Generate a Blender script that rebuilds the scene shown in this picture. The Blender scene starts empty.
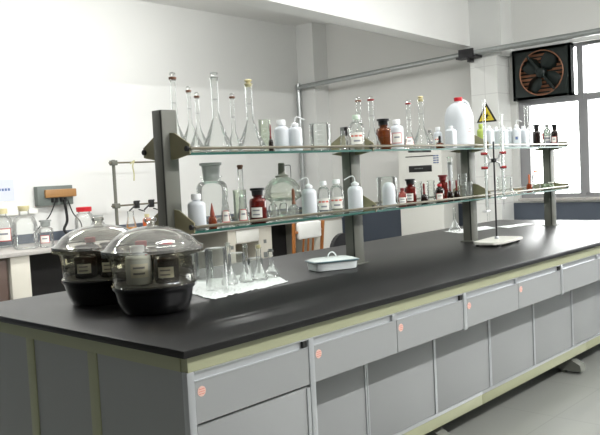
import bpy, bmesh, math, random
from math import sin, cos, pi, radians
from mathutils import Vector, Matrix, Euler
random.seed(7)
SC = bpy.context.scene
COL = SC.collection

# ------------------------------------------------------------------ materials
def s2l(c):
    return tuple(((v/255)/12.92 if v/255 <= .04045 else ((v/255+.055)/1.055)**2.4) for v in c) + (1,)
MATS = {}
def pbr(name, rgb, rough=.5, metal=0, spec=.5, bump=None, noise=None, emis=None):
    if name in MATS: return MATS[name]
    m = bpy.data.materials.new(name); m.use_nodes = True
    nt = m.node_tree; b = nt.nodes['Principled BSDF']
    col = s2l(rgb)
    b.inputs['Base Color'].default_value = col
    b.inputs['Roughness'].default_value = rough
    b.inputs['Metallic'].default_value = metal
    b.inputs['Specular IOR Level'].default_value = spec
    if noise or bump:
        tc = nt.nodes.new('ShaderNodeTexCoord')
        n = nt.nodes.new('ShaderNodeTexNoise')
        n.inputs['Scale'].default_value = (noise or bump)[0]; n.inputs['Detail'].default_value = 4
        nt.links.new(tc.outputs['Object'], n.inputs['Vector'])
        if noise:
            r = nt.nodes.new('ShaderNodeMixRGB'); r.blend_type = 'MIX'
            a = noise[1]
            r.inputs[1].default_value = tuple(max(0, c*(1-a)) for c in col[:3])+(1,)
            r.inputs[2].default_value = tuple(min(1, c*(1+a)) for c in col[:3])+(1,)
            nt.links.new(n.outputs['Fac'], r.inputs[0]); nt.links.new(r.outputs[0], b.inputs['Base Color'])
        if bump:
            n2 = nt.nodes.new('ShaderNodeTexNoise'); n2.inputs['Scale'].default_value = bump[0]
            nt.links.new(tc.outputs['Object'], n2.inputs['Vector'])
            bp = nt.nodes.new('ShaderNodeBump'); bp.inputs['Strength'].default_value = bump[1]; bp.inputs['Distance'].default_value = .01
            nt.links.new(n2.outputs['Fac'], bp.inputs['Height']); nt.links.new(bp.outputs[0], b.inputs['Normal'])
    if emis:
        b.inputs['Emission Color'].default_value = s2l(emis[0]); b.inputs['Emission Strength'].default_value = emis[1]
    MATS[name] = m
    return m

def glass(name, mid, edge, haze=.05, gloss=1.0, body=(255, 255, 255), rough=.03):
    """thin-walled glass: transmission tinted by path length through the wall, fresnel gloss, a diffuse haze"""
    if name in MATS: return MATS[name]
    m = bpy.data.materials.new(name); m.use_nodes = True
    nt = m.node_tree; nt.nodes.clear(); N = nt.nodes.new; L = nt.links.new
    lw = N('ShaderNodeLayerWeight'); lw.inputs['Blend'].default_value = .35
    mx = N('ShaderNodeMixRGB'); mx.inputs[1].default_value = s2l(mid); mx.inputs[2].default_value = s2l(edge)
    pw = N('ShaderNodeMath'); pw.operation = 'POWER'; pw.inputs[1].default_value = 3.0
    L(lw.outputs['Facing'], pw.inputs[0]); L(pw.outputs[0], mx.inputs[0])
    tr = N('ShaderNodeBsdfTransparent'); L(mx.outputs[0], tr.inputs[0])
    df = N('ShaderNodeBsdfDiffuse'); df.inputs[0].default_value = s2l(body)
    gl = N('ShaderNodeBsdfGlossy'); gl.inputs['Roughness'].default_value = rough; gl.inputs[0].default_value = (1, 1, 1, 1)
    m1 = N('ShaderNodeMixShader'); m1.inputs[0].default_value = haze
    L(tr.outputs[0], m1.inputs[1]); L(df.outputs[0], m1.inputs[2])
    fr = N('ShaderNodeFresnel'); fr.inputs[0].default_value = 1.5
    mu = N('ShaderNodeMath'); mu.operation = 'MULTIPLY'; mu.inputs[1].default_value = gloss; mu.use_clamp = True
    L(fr.outputs[0], mu.inputs[0])
    m2 = N('ShaderNodeMixShader'); L(mu.outputs[0], m2.inputs[0]); L(m1.outputs[0], m2.inputs[1]); L(gl.outputs[0], m2.inputs[2])
    o = N('ShaderNodeOutputMaterial'); L(m2.outputs[0], o.inputs[0])
    MATS[name] = m
    return m

M = dict(
 clear=glass('clear_glass', (254, 255, 254), (226, 232, 230), .045, .8, (250, 252, 252)),
 green=glass('green_tinted_glass', (249, 252, 246), (206, 220, 204), .10, .8),
 amber=glass('amber_glass', (160, 84, 30), (80, 34, 10), .38, 1.2, (136, 72, 28)),
 dred=glass('dark_red_glass', (140, 34, 20), (60, 10, 6), .36, 1.2, (140, 32, 20)),
 dark=glass('dark_glass', (40, 22, 16), (16, 8, 6), .7, 1.2, (34, 18, 13)),
 pinkc=glass('rosy_glass', (228, 160, 150), (150, 84, 76), .15, 1.3, (210, 120, 110)),
 grayc=glass('grey_glass', (150, 156, 150), (80, 84, 80), .3, 1.3, (130, 136, 130)),
 orange=glass('orange_glass', (196, 104, 56), (120, 50, 26), .4, 1.2, (170, 82, 46)),
 brownliq=glass('brown_liquid_glass', (70, 56, 46), (34, 26, 20), .3, 1.2, (70, 54, 46)),
 frost=glass('frosted_glass', (214, 218, 216), (150, 154, 152), .4, .8, (200, 204, 202), .3),
 desic=glass('heavy_glass', (252, 252, 248), (232, 231, 220), .20, 1.1, (246, 244, 238)),  # pale diffuse haze stands in for reflections on the lid
 bowl=glass('bowl_glass', (240, 237, 220), (176, 172, 146), .03, .9, (206, 204, 184)),
 amberl=pbr('amber_liquid', (196, 130, 40), .2),
 pane=glass('window_glass', (252, 253, 252), (220, 226, 224), .01, 1.0),
 shelfglass=glass('shelf_glass', (218, 236, 226), (150, 190, 174), .07, 1.2, (200, 225, 215)),
 glassedge=pbr('shelf_glass_edge', (22, 84, 74), .35, 0, .4),
 plastic=pbr('milky_plastic', (212, 217, 222), .35, 0, .5),
 plasticw=pbr('white_plastic', (240, 242, 244), .35, 0, .5),
 yg=pbr('yellow_green_plastic', (164, 182, 84), .4),
 capgreen=pbr('pale_green_cap', (196, 214, 196), .4),
 cream=pbr('cream_stopper', (214, 204, 160), .45),
 red=pbr('red_plastic', (190, 28, 40), .4),
 redr=pbr('red_rubber', (150, 24, 26), .5),
 dredr=pbr('dark_red_rubber', (110, 20, 22), .5),
 brownr=pbr('brown_stopper', (122, 76, 50), .5),
 blackr=pbr('black_rubber', (22, 22, 24), .35),
 orangep=pbr('orange_cap', (206, 96, 36), .45),
 graycap=pbr('grey_cap', (120, 124, 122), .45),
 label=pbr('paper_label', (236, 234, 228), .7),
 labelred=pbr('label_red', (196, 52, 54), .6),
 labelor=pbr('label_red_ink', (214, 106, 86), .6),
 ink=pbr('label_ink', (140, 140, 148), .7),
 blue=pbr('label_blue', (96, 116, 160), .7),
 black=pbr('black_paint', (20, 20, 21), .4),
 benchtop=pbr('black_worktop', (15, 15, 16), .38, 0, .45, noise=(3, .12)),
 panel=pbr('grey_laminate', (154, 156, 157), .45, 0, .4),
 olive=pbr('olive_green_steel', (164, 166, 136), .45),
 alu=pbr('aluminium', (190, 193, 196), .32, .5),
 post=pbr('grey_green_post', (100, 101, 93), .5, 0),
 groove=pbr('post_groove', (34, 34, 32), .6),
 bracket=pbr('olive_bracket', (136, 131, 102), .5, 0),
 rail=pbr('rail_metal', (112, 107, 92), .35, .3),
 steel=pbr('steel', (180, 182, 184), .3, .9),
 chrome=pbr('galvanised_pipe', (176, 180, 180), .3, .8, noise=(40, .15)),
 darksteel=pbr('dark_rod', (60, 60, 62), .35, .6),
 enamel=pbr('white_enamel', (232, 238, 238), .2, 0, .6),
 enamelrim=pbr('enamel_rim', (70, 96, 104), .3),
 marble=pbr('white_base_plate', (214, 214, 206), .3, noise=(30, .08)),
 tissue=pbr('paper_towel', (236, 238, 238), .8, bump=(60, .5)),
 wood=pbr('orange_wood', (160, 100, 48), .4, noise=(12, .15)),
 cloth=pbr('white_cloth', (228, 228, 224), .8),
 white=pbr('white_painted_metal', (228, 228, 222), .4),
 beige=pbr('beige_laminate', (206, 202, 190), .5),
 brownlam=pbr('dark_brown_laminate', (84, 66, 58), .5),
 darkopen=pbr('dark_recess', (30, 28, 28), .7),
 stone=pbr('speckled_stone', (176, 172, 168), .4, noise=(90, .35)),
 sign_y=pbr('sign_yellow', (222, 200, 50), .5),
 sign_k=pbr('sign_black', (26, 24, 20), .5),
 fan=pbr('fan_dark_green', (24, 34, 32), .4, .2),
 copper=pbr('rusty_louvre', (150, 104, 78), .45, .3),
 windowframe=pbr('window_aluminium', (150, 150, 152), .4, .3),
 outlet=pbr('outlet_box_grey', (104, 112, 108), .45),
 paper=pbr('notice_paper', (206, 211, 226), .7),
 pinkst=pbr('pink_sticker', (230, 192, 180), .6),
 greenb=pbr('green_film', (92, 108, 80), .45),
 gel=pbr('dark_desiccant', (16, 17, 26), .4),
 base=glass('dark_base_glass', (44, 46, 52), (20, 20, 24), .3, 2.0, (22, 22, 28)),
 hose=pbr('yellowed_hose', (176, 172, 130), .5),
 tube=pbr('lamp_tube', (255, 255, 255), .5, emis=((255, 255, 250), 2.5)),
)

def wallmat(name, rgb, dado=None, zsplit=.89, tile=None, rough=.6):
    m = bpy.data.materials.new(name); m.use_nodes = True
    nt = m.node_tree; N = nt.nodes.new; L = nt.links.new; b = nt.nodes['Principled BSDF']
    b.inputs['Roughness'].default_value = rough
    g = N('ShaderNodeNewGeometry'); n = N('ShaderNodeTexNoise'); n.inputs['Scale'].default_value = 1.6; n.inputs['Detail'].default_value = 5
    L(g.outputs['Position'], n.inputs['Vector'])
    c = s2l(rgb)
    r = N('ShaderNodeMixRGB'); r.inputs[1].default_value = tuple(v*.95 for v in c[:3])+(1,); r.inputs[2].default_value = tuple(min(1, v*1.03) for v in c[:3])+(1,)
    L(n.outputs['Fac'], r.inputs[0]); out = r.outputs[0]
    if dado:
        sp = N('ShaderNodeSeparateXYZ'); L(g.outputs['Position'], sp.inputs[0])
        lt = N('ShaderNodeMath'); lt.operation = 'LESS_THAN'; lt.inputs[1].default_value = zsplit; L(sp.outputs['Z'], lt.inputs[0])
        d = N('ShaderNodeMixRGB'); d.inputs[2].default_value = s2l(dado); L(lt.outputs[0], d.inputs[0]); L(out, d.inputs[1]); out = d.outputs[0]
    L(out, b.inputs['Base Color'])
    return m
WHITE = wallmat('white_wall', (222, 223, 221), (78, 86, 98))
DIM = wallmat('fill_cut_wall', (112, 113, 112))  # unseen walls coloured darker to cut the bounced fill light
WGREY = wallmat('end_wall_paint', (222, 222, 219), (78, 86, 98))
CEIL = wallmat('ceiling_paint', (232, 232, 230))
BEAM = wallmat('beam_paint', (236, 236, 234))
def tiles(name, rgb, w, line, rough=.4, face=False):
    m = bpy.data.materials.new(name); m.use_nodes = True
    nt = m.node_tree; N = nt.nodes.new; L = nt.links.new; b = nt.nodes['Principled BSDF']
    b.inputs['Roughness'].default_value = rough
    g = N('ShaderNodeNewGeometry'); src = g.outputs['Position']
    if face:
        sp = N('ShaderNodeSeparateXYZ'); cb = N('ShaderNodeCombineXYZ'); L(src, sp.inputs[0]); L(sp.outputs['Y'], cb.inputs[0]); L(sp.outputs['Z'], cb.inputs[1]); src = cb.outputs[0]
    br = N('ShaderNodeTexBrick'); br.offset = 0; c = s2l(rgb)
    br.inputs['Color1'].default_value = c; br.inputs['Color2'].default_value = tuple(v*.96 for v in c[:3])+(1,)
    br.inputs['Mortar'].default_value = s2l(line); br.inputs['Scale'].default_value = 1
    br.inputs['Mortar Size'].default_value = .004; br.inputs['Brick Width'].default_value = w; br.inputs['Row Height'].default_value = w
    L(src, br.inputs['Vector']); L(br.outputs['Color'], b.inputs['Base Color'])
    return m
FLOOR = tiles('floor_tiles', (148, 150, 145), .6, (136, 138, 133), .3)
PIER = tiles('white_wall_tiles', (234, 235, 232), .3, (214, 214, 212), .3, True)

# ------------------------------------------------------------------ mesh helpers
def finish(bm, name, mats, parent=None, smooth=False, ang=38, loc=None, rz=0):
    bmesh.ops.recalc_face_normals(bm, faces=bm.faces) if len(bm.faces) else None
    if smooth:
        for f in bm.faces: f.smooth = True
        for e in bm.edges:
            if len(e.link_faces) == 2 and e.calc_face_angle(0) > radians(ang): e.smooth = False
    me = bpy.data.meshes.new(name); bm.to_mesh(me); bm.free()
    for m in (mats if isinstance(mats, (list, tuple)) else [mats]): me.materials.append(m)
    o = bpy.data.objects.new(name, me); COL.objects.link(o)
    if parent: o.parent = parent
    if loc: o.location = loc
    if rz: o.rotation_euler.z = rz
    return o
def tag(o, label=None, cat=None, group=None, kind=None):
    if label: o['label'] = label
    if cat: o['category'] = cat
    if group: o['group'] = group
    if kind: o['kind'] = kind
    return o
def thing(name, loc, label, cat, group=None, rz=0):
    o = bpy.data.objects.new(name, None); COL.objects.link(o); o.empty_display_size = .05
    o.location = loc; o.rotation_euler.z = rz
    return tag(o, label, cat, group)
def bx(bm, x0, x1, y0, y1, z0, z1, mi=0, bev=0, rot=None, piv=None):
    r = bmesh.ops.create_cube(bm, size=1)
    vs = r['verts']
    for v in vs: v.co = Vector((x0+(v.co.x+.5)*(x1-x0), y0+(v.co.y+.5)*(y1-y0), z0+(v.co.z+.5)*(z1-z0)))
    if bev:
        es = list({e for v in vs for e in v.link_edges})
        res = bmesh.ops.bevel(bm, geom=es, offset=bev, segments=2, affect='EDGES', profile=.5)
        vs = list({v for f in res['faces'] for v in f.verts} | {v for v in vs if v.is_valid})
    if rot is not None:
        bmesh.ops.rotate(bm, verts=vs, cent=piv or Vector(((x0+x1)/2, (y0+y1)/2, (z0+z1)/2)), matrix=rot)
    fs = {f for v in vs for f in v.link_faces}
    for f in fs: f.material_index = mi
    return vs
def box(name, x0, x1, y0, y1, z0, z1, mat, parent=None, bev=0):
    bm = bmesh.new(); bx(bm, x0, x1, y0, y1, z0, z1, 0, bev)
    return finish(bm, name, mat, parent, smooth=bev > 0)
def lathe(bm, prof, seg=24, mi=0, cx=0, cy=0, cz=0, a0=0, a1=2*pi, sq=0):
    full = abs(a1-a0-2*pi) < 1e-6
    n = seg if full else seg+1
    rings = []
    for r, z in prof:
        if r < 1e-5: rings.append([bm.verts.new((cx, cy, cz+z))])
        else:
            ring = []
            for i in range(n):
                a = a0+(a1-a0)*i/seg; k = 1
                if sq: k = (abs(cos(a))**sq+abs(sin(a))**sq)**(-1/sq)
                ring.append(bm.verts.new((cx+r*k*cos(a), cy+r*k*sin(a), cz+z)))
            rings.append(ring)
    for A, B in zip(rings, rings[1:]):
        for i in range(seg):
            j = (i+1) % n if full else i+1
            if len(A) == 1 and len(B) == 1: continue
            if len(A) == 1: f = bm.faces.new((A[0], B[i], B[j]))
            elif len(B) == 1: f = bm.faces.new((A[i], A[j], B[0]))
            else: f = bm.faces.new((A[i], A[j], B[j], B[i]))
            f.material_index = mi
def lathe_o(name, prof, mat, parent=None, seg=24, loc=None, sq=0, ang=38):
    bm = bmesh.new(); lathe(bm, prof, seg, sq=sq)
    return finish(bm, name, mat, parent, True, ang, loc)
def tube(bm, pts, r, seg=8, mi=0, caps=True):
    pts = [Vector(p) for p in pts]; rings = []; up = None
    for i, pnt in enumerate(pts):
        d = (pts[min(i+1, len(pts)-1)]-pts[max(i-1, 0)]).normalized()
        if up is None:
            up = d.cross(Vector((0, 0, 1)));
            if up.length < 1e-3: up = d.cross(Vector((1, 0, 0)))
            up.normalize()
        else:
            up = (up-d*up.dot(d)).normalized()
        w = d.cross(up); rr = r[i] if isinstance(r, (list, tuple)) else r
        rings.append([bm.verts.new(pnt+up*rr*cos(2*pi*k/seg)+w*rr*sin(2*pi*k/seg)) for k in range(seg)])
    for A, B in zip(rings, rings[1:]):
        for k in range(seg):
            f = bm.faces.new((A[k], A[(k+1) % seg], B[(k+1) % seg], B[k])); f.material_index = mi
    if caps:
        for R_ in (rings[0], rings[-1]):
            f = bm.faces.new(R_); f.material_index = mi
def tube_o(name, pts, r, mat, parent=None, seg=8, loc=None):
    bm = bmesh.new(); tube(bm, pts, r, seg)
    return finish(bm, name, mat, parent, True, 50, loc)
def smoothpath(pts, n=6):
    P = [Vector(p) for p in pts]; out = []
    for i in range(len(P)-1):
        p0, p1, p2, p3 = P[max(i-1, 0)], P[i], P[i+1], P[min(i+2, len(P)-1)]
        for k in range(n):
            t = k/n
            out.append(.5*((2*p1)+(p2-p0)*t+(2*p0-5*p1+4*p2-p3)*t*t+(3*p1-p0-3*p2+p3)*t**3))
    out.append(P[-1]); return out
def prism(bm, poly, axis, a, b, mi=0):
    """extrude a 2D polygon between a and b along the axis"""
    def pt(u, v, w): return {'x': (w, u, v), 'y': (u, w, v), 'z': (u, v, w)}[axis]
    A = [bm.verts.new(pt(u, v, a)) for u, v in poly]; B = [bm.verts.new(pt(u, v, b)) for u, v in poly]
    n = len(poly); fs = [bm.faces.new(A), bm.faces.new(B[::-1])]
    for i in range(n): fs.append(bm.faces.new((A[i], A[(i+1) % n], B[(i+1) % n], B[i])))
    for f in fs: f.material_index = mi
    return fs
def struct(o): o['kind'] = 'structure'; return o
LAMPS = [(1.0, .3, 25), (2.8, .3, 25), (4.6, .3, 20), (.6, -2.7, 115), (2.4, -2.7, 130), (4.2, -2.7, 120), (.4, 3.2, 85), (2.9, 3.2, 85)]
WORLD = 14.0
EXPO = -.2

# ------------------------------------------------------------------ the room
XE, YW, XB, YN, H = 6.478, 5.15, -3.6, -3.4, 3.3
struct(box('floor', XB-.2, XE+.2, YN-.2, YW+.2, -.1, 0, FLOOR))
struct(box('ceiling', XB-.2, XE+.2, YN-.2, YW+.2, H, H+.12, CEIL))
struct(box('wall_left', XB-.2, XE+.2, YW, YW+.2, 0, H, WHITE))
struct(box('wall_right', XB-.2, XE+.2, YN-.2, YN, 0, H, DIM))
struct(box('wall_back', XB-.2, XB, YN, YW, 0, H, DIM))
WY0, WY1, WZ0, WZ1 = -2.4, 2.17, .94, 2.56
bm = bmesh.new()
bx(bm, XE, XE+.2, YN, YW, 0, WZ0-.03); bx(bm, XE, XE+.2, YN, YW, WZ1, H)
bx(bm, XE, XE+.2, WY1, YW, WZ0-.03, WZ1); bx(bm, XE, XE+.2, YN, WY0, WZ0-.03, WZ1)
struct(finish(bm, 'wall_end', WGREY))
struct(box('trim_1', XE-.05, XE+.2, WY0, WY1, WZ0-.03, WZ0, M['stone'], bev=.004))      # stone sill
struct(box('trim_2', XE-.04, XE, WY0, WY1+.1, WZ1-.02, WZ1+.06, WHITE, bev=.004))       # window head
# corner column, tiled pier and the beam it carries
struct(box('wall_corner', 6.2, XE, 4.86, YW, 0, H, WHITE))
bm = bmesh.new(); bx(bm, 6.2, XE, 2.25, 2.57, 0, 2.5)
struct(finish(bm, 'wall_pier', PIER))
struct(box('wall_pier', 6.22, XE, 2.2, 2.62, 2.5, H, WHITE))
bm = bmesh.new()
prism(bm, [(-3.6, 1.86), (6.3, 2.585), (6.3, 2.80), (-3.6, 2.06)], 'z', 2.645, H)
struct(finish(bm, 'wall_beam', BEAM))
# window: frame members, panes
w = bpy.data.objects.new('window_1', None); COL.objects.link(w); w.location = (XE+.08, 0, WZ0); struct(w)
bm = bmesh.new()
X0, X1 = -.04, .04
h = WZ1-WZ0
bx(bm, X0, X1, WY0, WY1, 0, .045); bx(bm, X0, X1, WY0, WY1, h-.05, h)
bx(bm, X0-.003, X1+.003, WY1-.12, WY1-.001, .001, h-.001); bx(bm, X0-.003, X1+.003, WY0+.001, WY0+.06, .001, h-.001)
bx(bm, X0, X1, WY0, WY1, 1.01, 1.08)
for y in (1.475, .72, -.02, -.8, -1.6): bx(bm, X0-.006, X1+.006, y-.03, y+.03, .002, h-.002)
bx(bm, X0-.02, X1, 1.40, 1.445, .045, 1.02)
finish(bm, 'window_frame', M['windowframe'], w)
ys = [WY0+.06, -1.6, -.8, -.02, .72, 1.475, WY1-.12]
for a, b in zip(ys, ys[1:]):
    for z0, z1 in ((.045, 1.025), (1.075, h-.05)):
        if a > 1.4 and z0 > 1: continue
        bm = bmesh.new(); bx(bm, -.003, .003, a+.03, b-.03 if b < 2 else b, z0, z1)
        finish(bm, 'window_pane', M['pane'], w)

# galvanised pipe: down-leg, elbow, long run, bracket
t = thing('water_pipe', (6.12, 5.08, .1), 'galvanised pipe running along the end wall and turning down at the corner column', 'pipe')
bm = bmesh.new()
pth = smoothpath([(0, 0, 0), (0, 0, 2.25), (0, 0, 2.31)], 2)+[Vector((0, -.01, 2.345)), Vector((0, -.035, 2.37))]
tube(bm, pth+[Vector((0, -.07, 2.378)), Vector((0, -2.6, 2.452)), Vector((0, -8.3, 2.5))], .031, 12)
finish(bm, 'pipe_run', M['chrome'], t, True, 50)
bm = bmesh.new(); lathe(bm, [(.027, 0), (.036, .0), (.036, .05), (.027, .05)], 14, cz=2.2); lathe(bm, [(.027, 0), (.034, .0), (.034, .03), (.027, .03)], 14, cz=1.2)
finish(bm, 'coupling', M['chrome'], t, True)
bm = bmesh.new(); bx(bm, -.035, .078, -2.66, -2.40, 2.40, 2.425); bx(bm, -.045, -.03, -2.62, -2.44, 2.40, 2.5); bx(bm, -.02, .078, -2.56, -2.53, 2.36, 2.40)
finish(bm, 'pipe_bracket', M['darksteel'], t)
# extractor fan set in the top left of the window
t = thing('extractor_fan', (XE-.03, 1.845, 2.275), 'square dark extractor fan mounted in the top corner of the window', 'fan')
bm = bmesh.new()
S = .325; T0, T1 = -.05, .03
bx(bm, T0, T1, -S, -S+.03, -.27, .27); bx(bm, T0, T1, S-.03, S, -.27, .27); bx(bm, T0, T1, -S, S, -.27, -.24); bx(bm, T0, T1, -S, S, .24, .27)
# front plate with a round opening
ring_o, ring_i = [], []
for i in range(32):
    a = 2*pi*i/32; k = min(S/max(abs(cos(a)), 1e-6), .27/max(abs(sin(a)), 1e-6))
    ring_o.append(bm.verts.new((-.05, k*cos(a), k*sin(a)))); ring_i.append(bm.verts.new((-.05, .24*cos(a), .235*sin(a))))
for i in range(32): bm.faces.new((ring_o[i], ring_o[(i+1) % 32], ring_i[(i+1) % 32], ring_i[i]))
finish(bm, 'housing', M['fan'], t)
bm = bmesh.new(); tube(bm, [(-.05, .24*cos(a), .235*sin(a)) for a in [2*pi*i/32 for i in range(33)]], .007, 6, caps=False)
finish(bm, 'guard_ring', M['copper'], t, True)
bm = bmesh.new()
for i in range(11): bx(bm, .004, .010, -.28, .28, -.235+i*.042, -.211+i*.042, rot=Matrix.Rotation(-.3, 3, 'Y'))
finish(bm, 'louvre', M['copper'], t)
bm = bmesh.new(); bx(bm, .02, .026, -.3, .3, -.245, .245)
finish(bm, 'dark_gap_sheet', M['fan'], t)  # dark sheet added so the gaps between the slats turn dark
for i in range(4):
    a = radians(35+90*i); bm = bmesh.new(); seg = 6; rows = []
    for k in range(seg+1):
        r = .05+.175*k/seg; wd = .035+.05*sin(pi*(k/seg)**.8*.8)
        c = Vector((-.02, r*cos(a), r*sin(a))); tn = Vector((0, -sin(a), cos(a)))
        rows.append([bm.verts.new(c+tn*wd*s+Vector((.028*s, 0, 0))) for s in (-1, 0, 1)])
    for A, B in zip(rows, rows[1:]):
        for k in (0, 1): bm.faces.new((A[k], A[k+1], B[k+1], B[k]))
    o = finish(bm, 'fan_blade', M['fan'], t, True); mo = o.modifiers.new('thick', 'SOLIDIFY'); mo.thickness = .004
bm = bmesh.new(); lathe(bm, [(0, -.045), (.03, -.045), (.05, -.03), (.052, .045), (0, .045)], 20)
bmesh.ops.rotate(bm, verts=bm.verts, cent=(0, 0, 0), matrix=Matrix.Rotation(pi/2, 3, 'Y')); bmesh.ops.translate(bm, verts=bm.verts, vec=(-.045, 0, 0))
bx(bm, -.062, -.052, -.24, .24, -.012, .012, rot=Matrix.Rotation(radians(52), 3, 'X'), piv=Vector((-.05, 0, 0)))
lathe_m = finish(bm, 'motor', M['fan'], t, True)
# warning sign on the tiled pier
t = thing('warning_sign', (6.2, 2.392, 1.88), 'yellow triangular warning sign with black border on the tiled pier', 'sign')
def tri(s, x, mat, nm, cz=0):
    bm = bmesh.new(); prism(bm, [(-s*.60, -s*.42+cz), (s*.60, -s*.42+cz), (0, s*.62+cz)], 'x', x, x+.002); return finish(bm, nm, mat, t)
tri(.205, -.003, M['sign_k'], 'border'); tri(.150, -.0055, M['sign_y'], 'face', -.006)
bm = bmesh.new()
for k in range(3):
    a = pi/2+2*pi*k/3; c = (.021*cos(a), .021*sin(a)-.018)
    prev = None; n = 14; vo = []; vi = []
    for i in range(n+1):
        b = a+radians(40)+radians(280)*i/n
        vo.append(bm.verts.new((-.0065, c[0]+.021*cos(b), c[1]+.021*sin(b)))); vi.append(bm.verts.new((-.0065, c[0]+.004*cos(a)+.014*cos(b), c[1]+.004*sin(a)+.014*sin(b))))
    for i in range(n): bm.faces.new((vo[i], vo[i+1], vi[i+1], vi[i]))
for k in range(10):
    a, b = 2*pi*k/10, 2*pi*(k+1)/10
    bm.faces.new([bm.verts.new((-.0065, r*cos(q), -.018+r*sin(q))) for r, q in ((.009, a), (.009, b), (.019, b), (.019, a))]) if k % 10 < 10 else None
finish(bm, 'symbol', M['sign_k'], t)

# floor-standing white cabinet at the end wall
t = thing('standing_air_conditioner', (6.1, 3.22, 0), 'white floor-standing air conditioner with black display strip before the end wall', 'air conditioner')
box('body', 0, .33, -.30, .30, .06, 1.53, M['white'], t, .012)
box('base', .02, .31, -.29, .29, 0, .06, M['graycap'], t)
box('display', -.004, .01, -.165, .15, 1.285, 1.36, M['black'], t, .003)
bm = bmesh.new()
for i in range(6): bx(bm, -.0055, -.004, -.045+i*.02, -.032+i*.02, 1.32, 1.332)
finish(bm, 'display_text', M['graycap'], t)
bm = bmesh.new()
bx(bm, -.004, .01, -.19, .19, 1.462, 1.472)
for i in range(6): bx(bm, -.003, .01, -.25, .25, .2+i*.022, .21+i*.022)
finish(bm, 'air_slot', M['darkopen'], t)
bm = bmesh.new(); bx(bm, -.003, .0, -.265, -.185, 1.37, 1.48, 0)
for i in range(4):
    bx(bm, -.0045, -.003, -.262, -.232, 1.378+i*.026, 1.392+i*.026, 1); bx(bm, -.0045, -.003, -.225, -.190, 1.378+i*.026, 1.392+i*.026, 1)
finish(bm, 'energy_sticker', [M['label'], M['blue']], t)

# wall box, cables, notice, trunking
t = thing('outlet_box', (2.51, YW, 1.15), 'grey electrical box with an orange-brown front hanging on the left wall', 'electrical box')
box('box_body', -.19, .19, -.07, 0, 0, .19, M['outlet'], t, .006)
box('box_cover', -.12, .215, -.10, -.07, .075, .155, pbr('orange_brown_cover', (158, 118, 72), .45), t, .008)
bm = bmesh.new()
for i in range(4): bx(bm, -.05+i*.045, -.03+i*.045, -.09, -.07, .03, .07)
finish(bm, 'sockets', M['black'], t)
for k, (pts, r, lab) in enumerate((
  ([(2.5, 5.06, 1.2), (2.43, 5.08, 1.05), (2.36, 5.1, .98), (2.24, 5.1, .86)], .006, 'thin black cable slanting left from the grey outlet box'),
  ([(2.58, 5.05, 1.2), (2.60, 5.05, 1.0), (2.56, 5.05, .90), (2.62, 5.0, .83), (2.7, 4.9, .812)], .014, 'thick black cable hanging straight down from the grey outlet box'),
  ([(2.62, 5.05, 1.2), (2.68, 5.07, 1.06), (2.77, 5.09, .96), (2.79, 5.1, .82)], .006, 'thin black cable slanting right from the grey outlet box'))):
    o = tube_o('power_cable', smoothpath(pts), r, M['black']); tag(o, lab, 'cable', None)
t = thing('wall_notice', (1.99, YW, 1.22), 'white paper notice pinned on the left wall at the photo edge', 'notice')
box('sheet', -.18, .13, -.004, 0, 0, .2, M['paper'], t)
bm = bmesh.new()
for i in range(4): bx(bm, -.02+i*.03, .0+i*.03, -.0055, -.004, .095, .118)
finish(bm, 'heading', M['blue'], t)
tag(box('cable_trunking', 1.0, 2.33, YW-.04, YW, 1.08, 1.13, M['white'], bev=.004), 'white cable trunking on the left wall below the notice', 'trunking')

t = thing('wall_switch_box', (XE, 4.60, 1.80), 'small grey switch box on the end wall behind the upper shelf', 'switch box')
box('switch_body', -.04, 0, -.055, .065, 0, .12, M['graycap'], t, .004)
box('switch_front', -.046, -.04, -.055, -.01, .005, .115, M['darkopen'], t)
# wall counter with pedestals
tag(box('wall_counter', .3, 5.98, 4.30, YW, .765, .80, M['stone'], bev=.004), 'speckled stone counter running along the left wall', 'counter')
t = thing('pedestal_cabinet', (4.39, 4.33, 0), 'pale under-counter pedestal with a square dark opening', 'cabinet')
bm = bmesh.new()
bx(bm, -.33, -.23, 0, .6, 0, .763); bx(bm, .12, .33, 0, .6, 0, .763); bx(bm, -.23, .12, 0, .6, .61, .763); bx(bm, -.23, .12, 0, .6, 0, .36); bx(bm, -.23, .12, .5, .6, .36, .61)
finish(bm, 'carcass', M['beige'], t)
box('front_flap', -.22, .12, -.015, -.002, .62, .755, M['white'], t, .003)
bm = bmesh.new(); bx(bm, .20, .24, -.004, 0, .58, .62); bx(bm, .19, .25, -.004, 0, .42, .48); bx(bm, -.30, -.26, -.004, 0, .56, .60)
finish(bm, 'switch_plate', M['graycap'], t)
t = thing('pedestal_cabinet', (5.78, 4.33, 0), 'pale under-counter pedestal at the far end of the wall counter', 'cabinet')
box('carcass', -.2, .2, 0, .6, 0, .763, M['beige'], t, .003)
box('door', -.185, .185, -.018, -.001, .03, .74, M['white'], t, .003)
t = thing('pedestal_cabinet', (1.72, 4.33, 0), 'narrow white under-counter pedestal near the left photo edge', 'cabinet')
box('carcass', -.085, .085, 0, .6, 0, .763, M['beige'], t, .003)
t = thing('pedestal_cabinet', (1.2, 4.36, 0), 'dark brown under-counter cabinet at the left photo edge', 'cabinet')
box('carcass', -.4, .42, 0, .6, 0, .763, M['brownlam'], t, .003)
box('door', -.38, .40, -.018, -.001, .03, .74, M['brownlam'], t, .003)
tag(box('knee_space_shade', 1.9, 6.19, 4.94, 4.96, 0, .764, M['darkopen']), 'dark sheet in place of the shade in the knee space under the wall counter', 'panel')  # dark sheet added to give the knee space its shade

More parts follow.
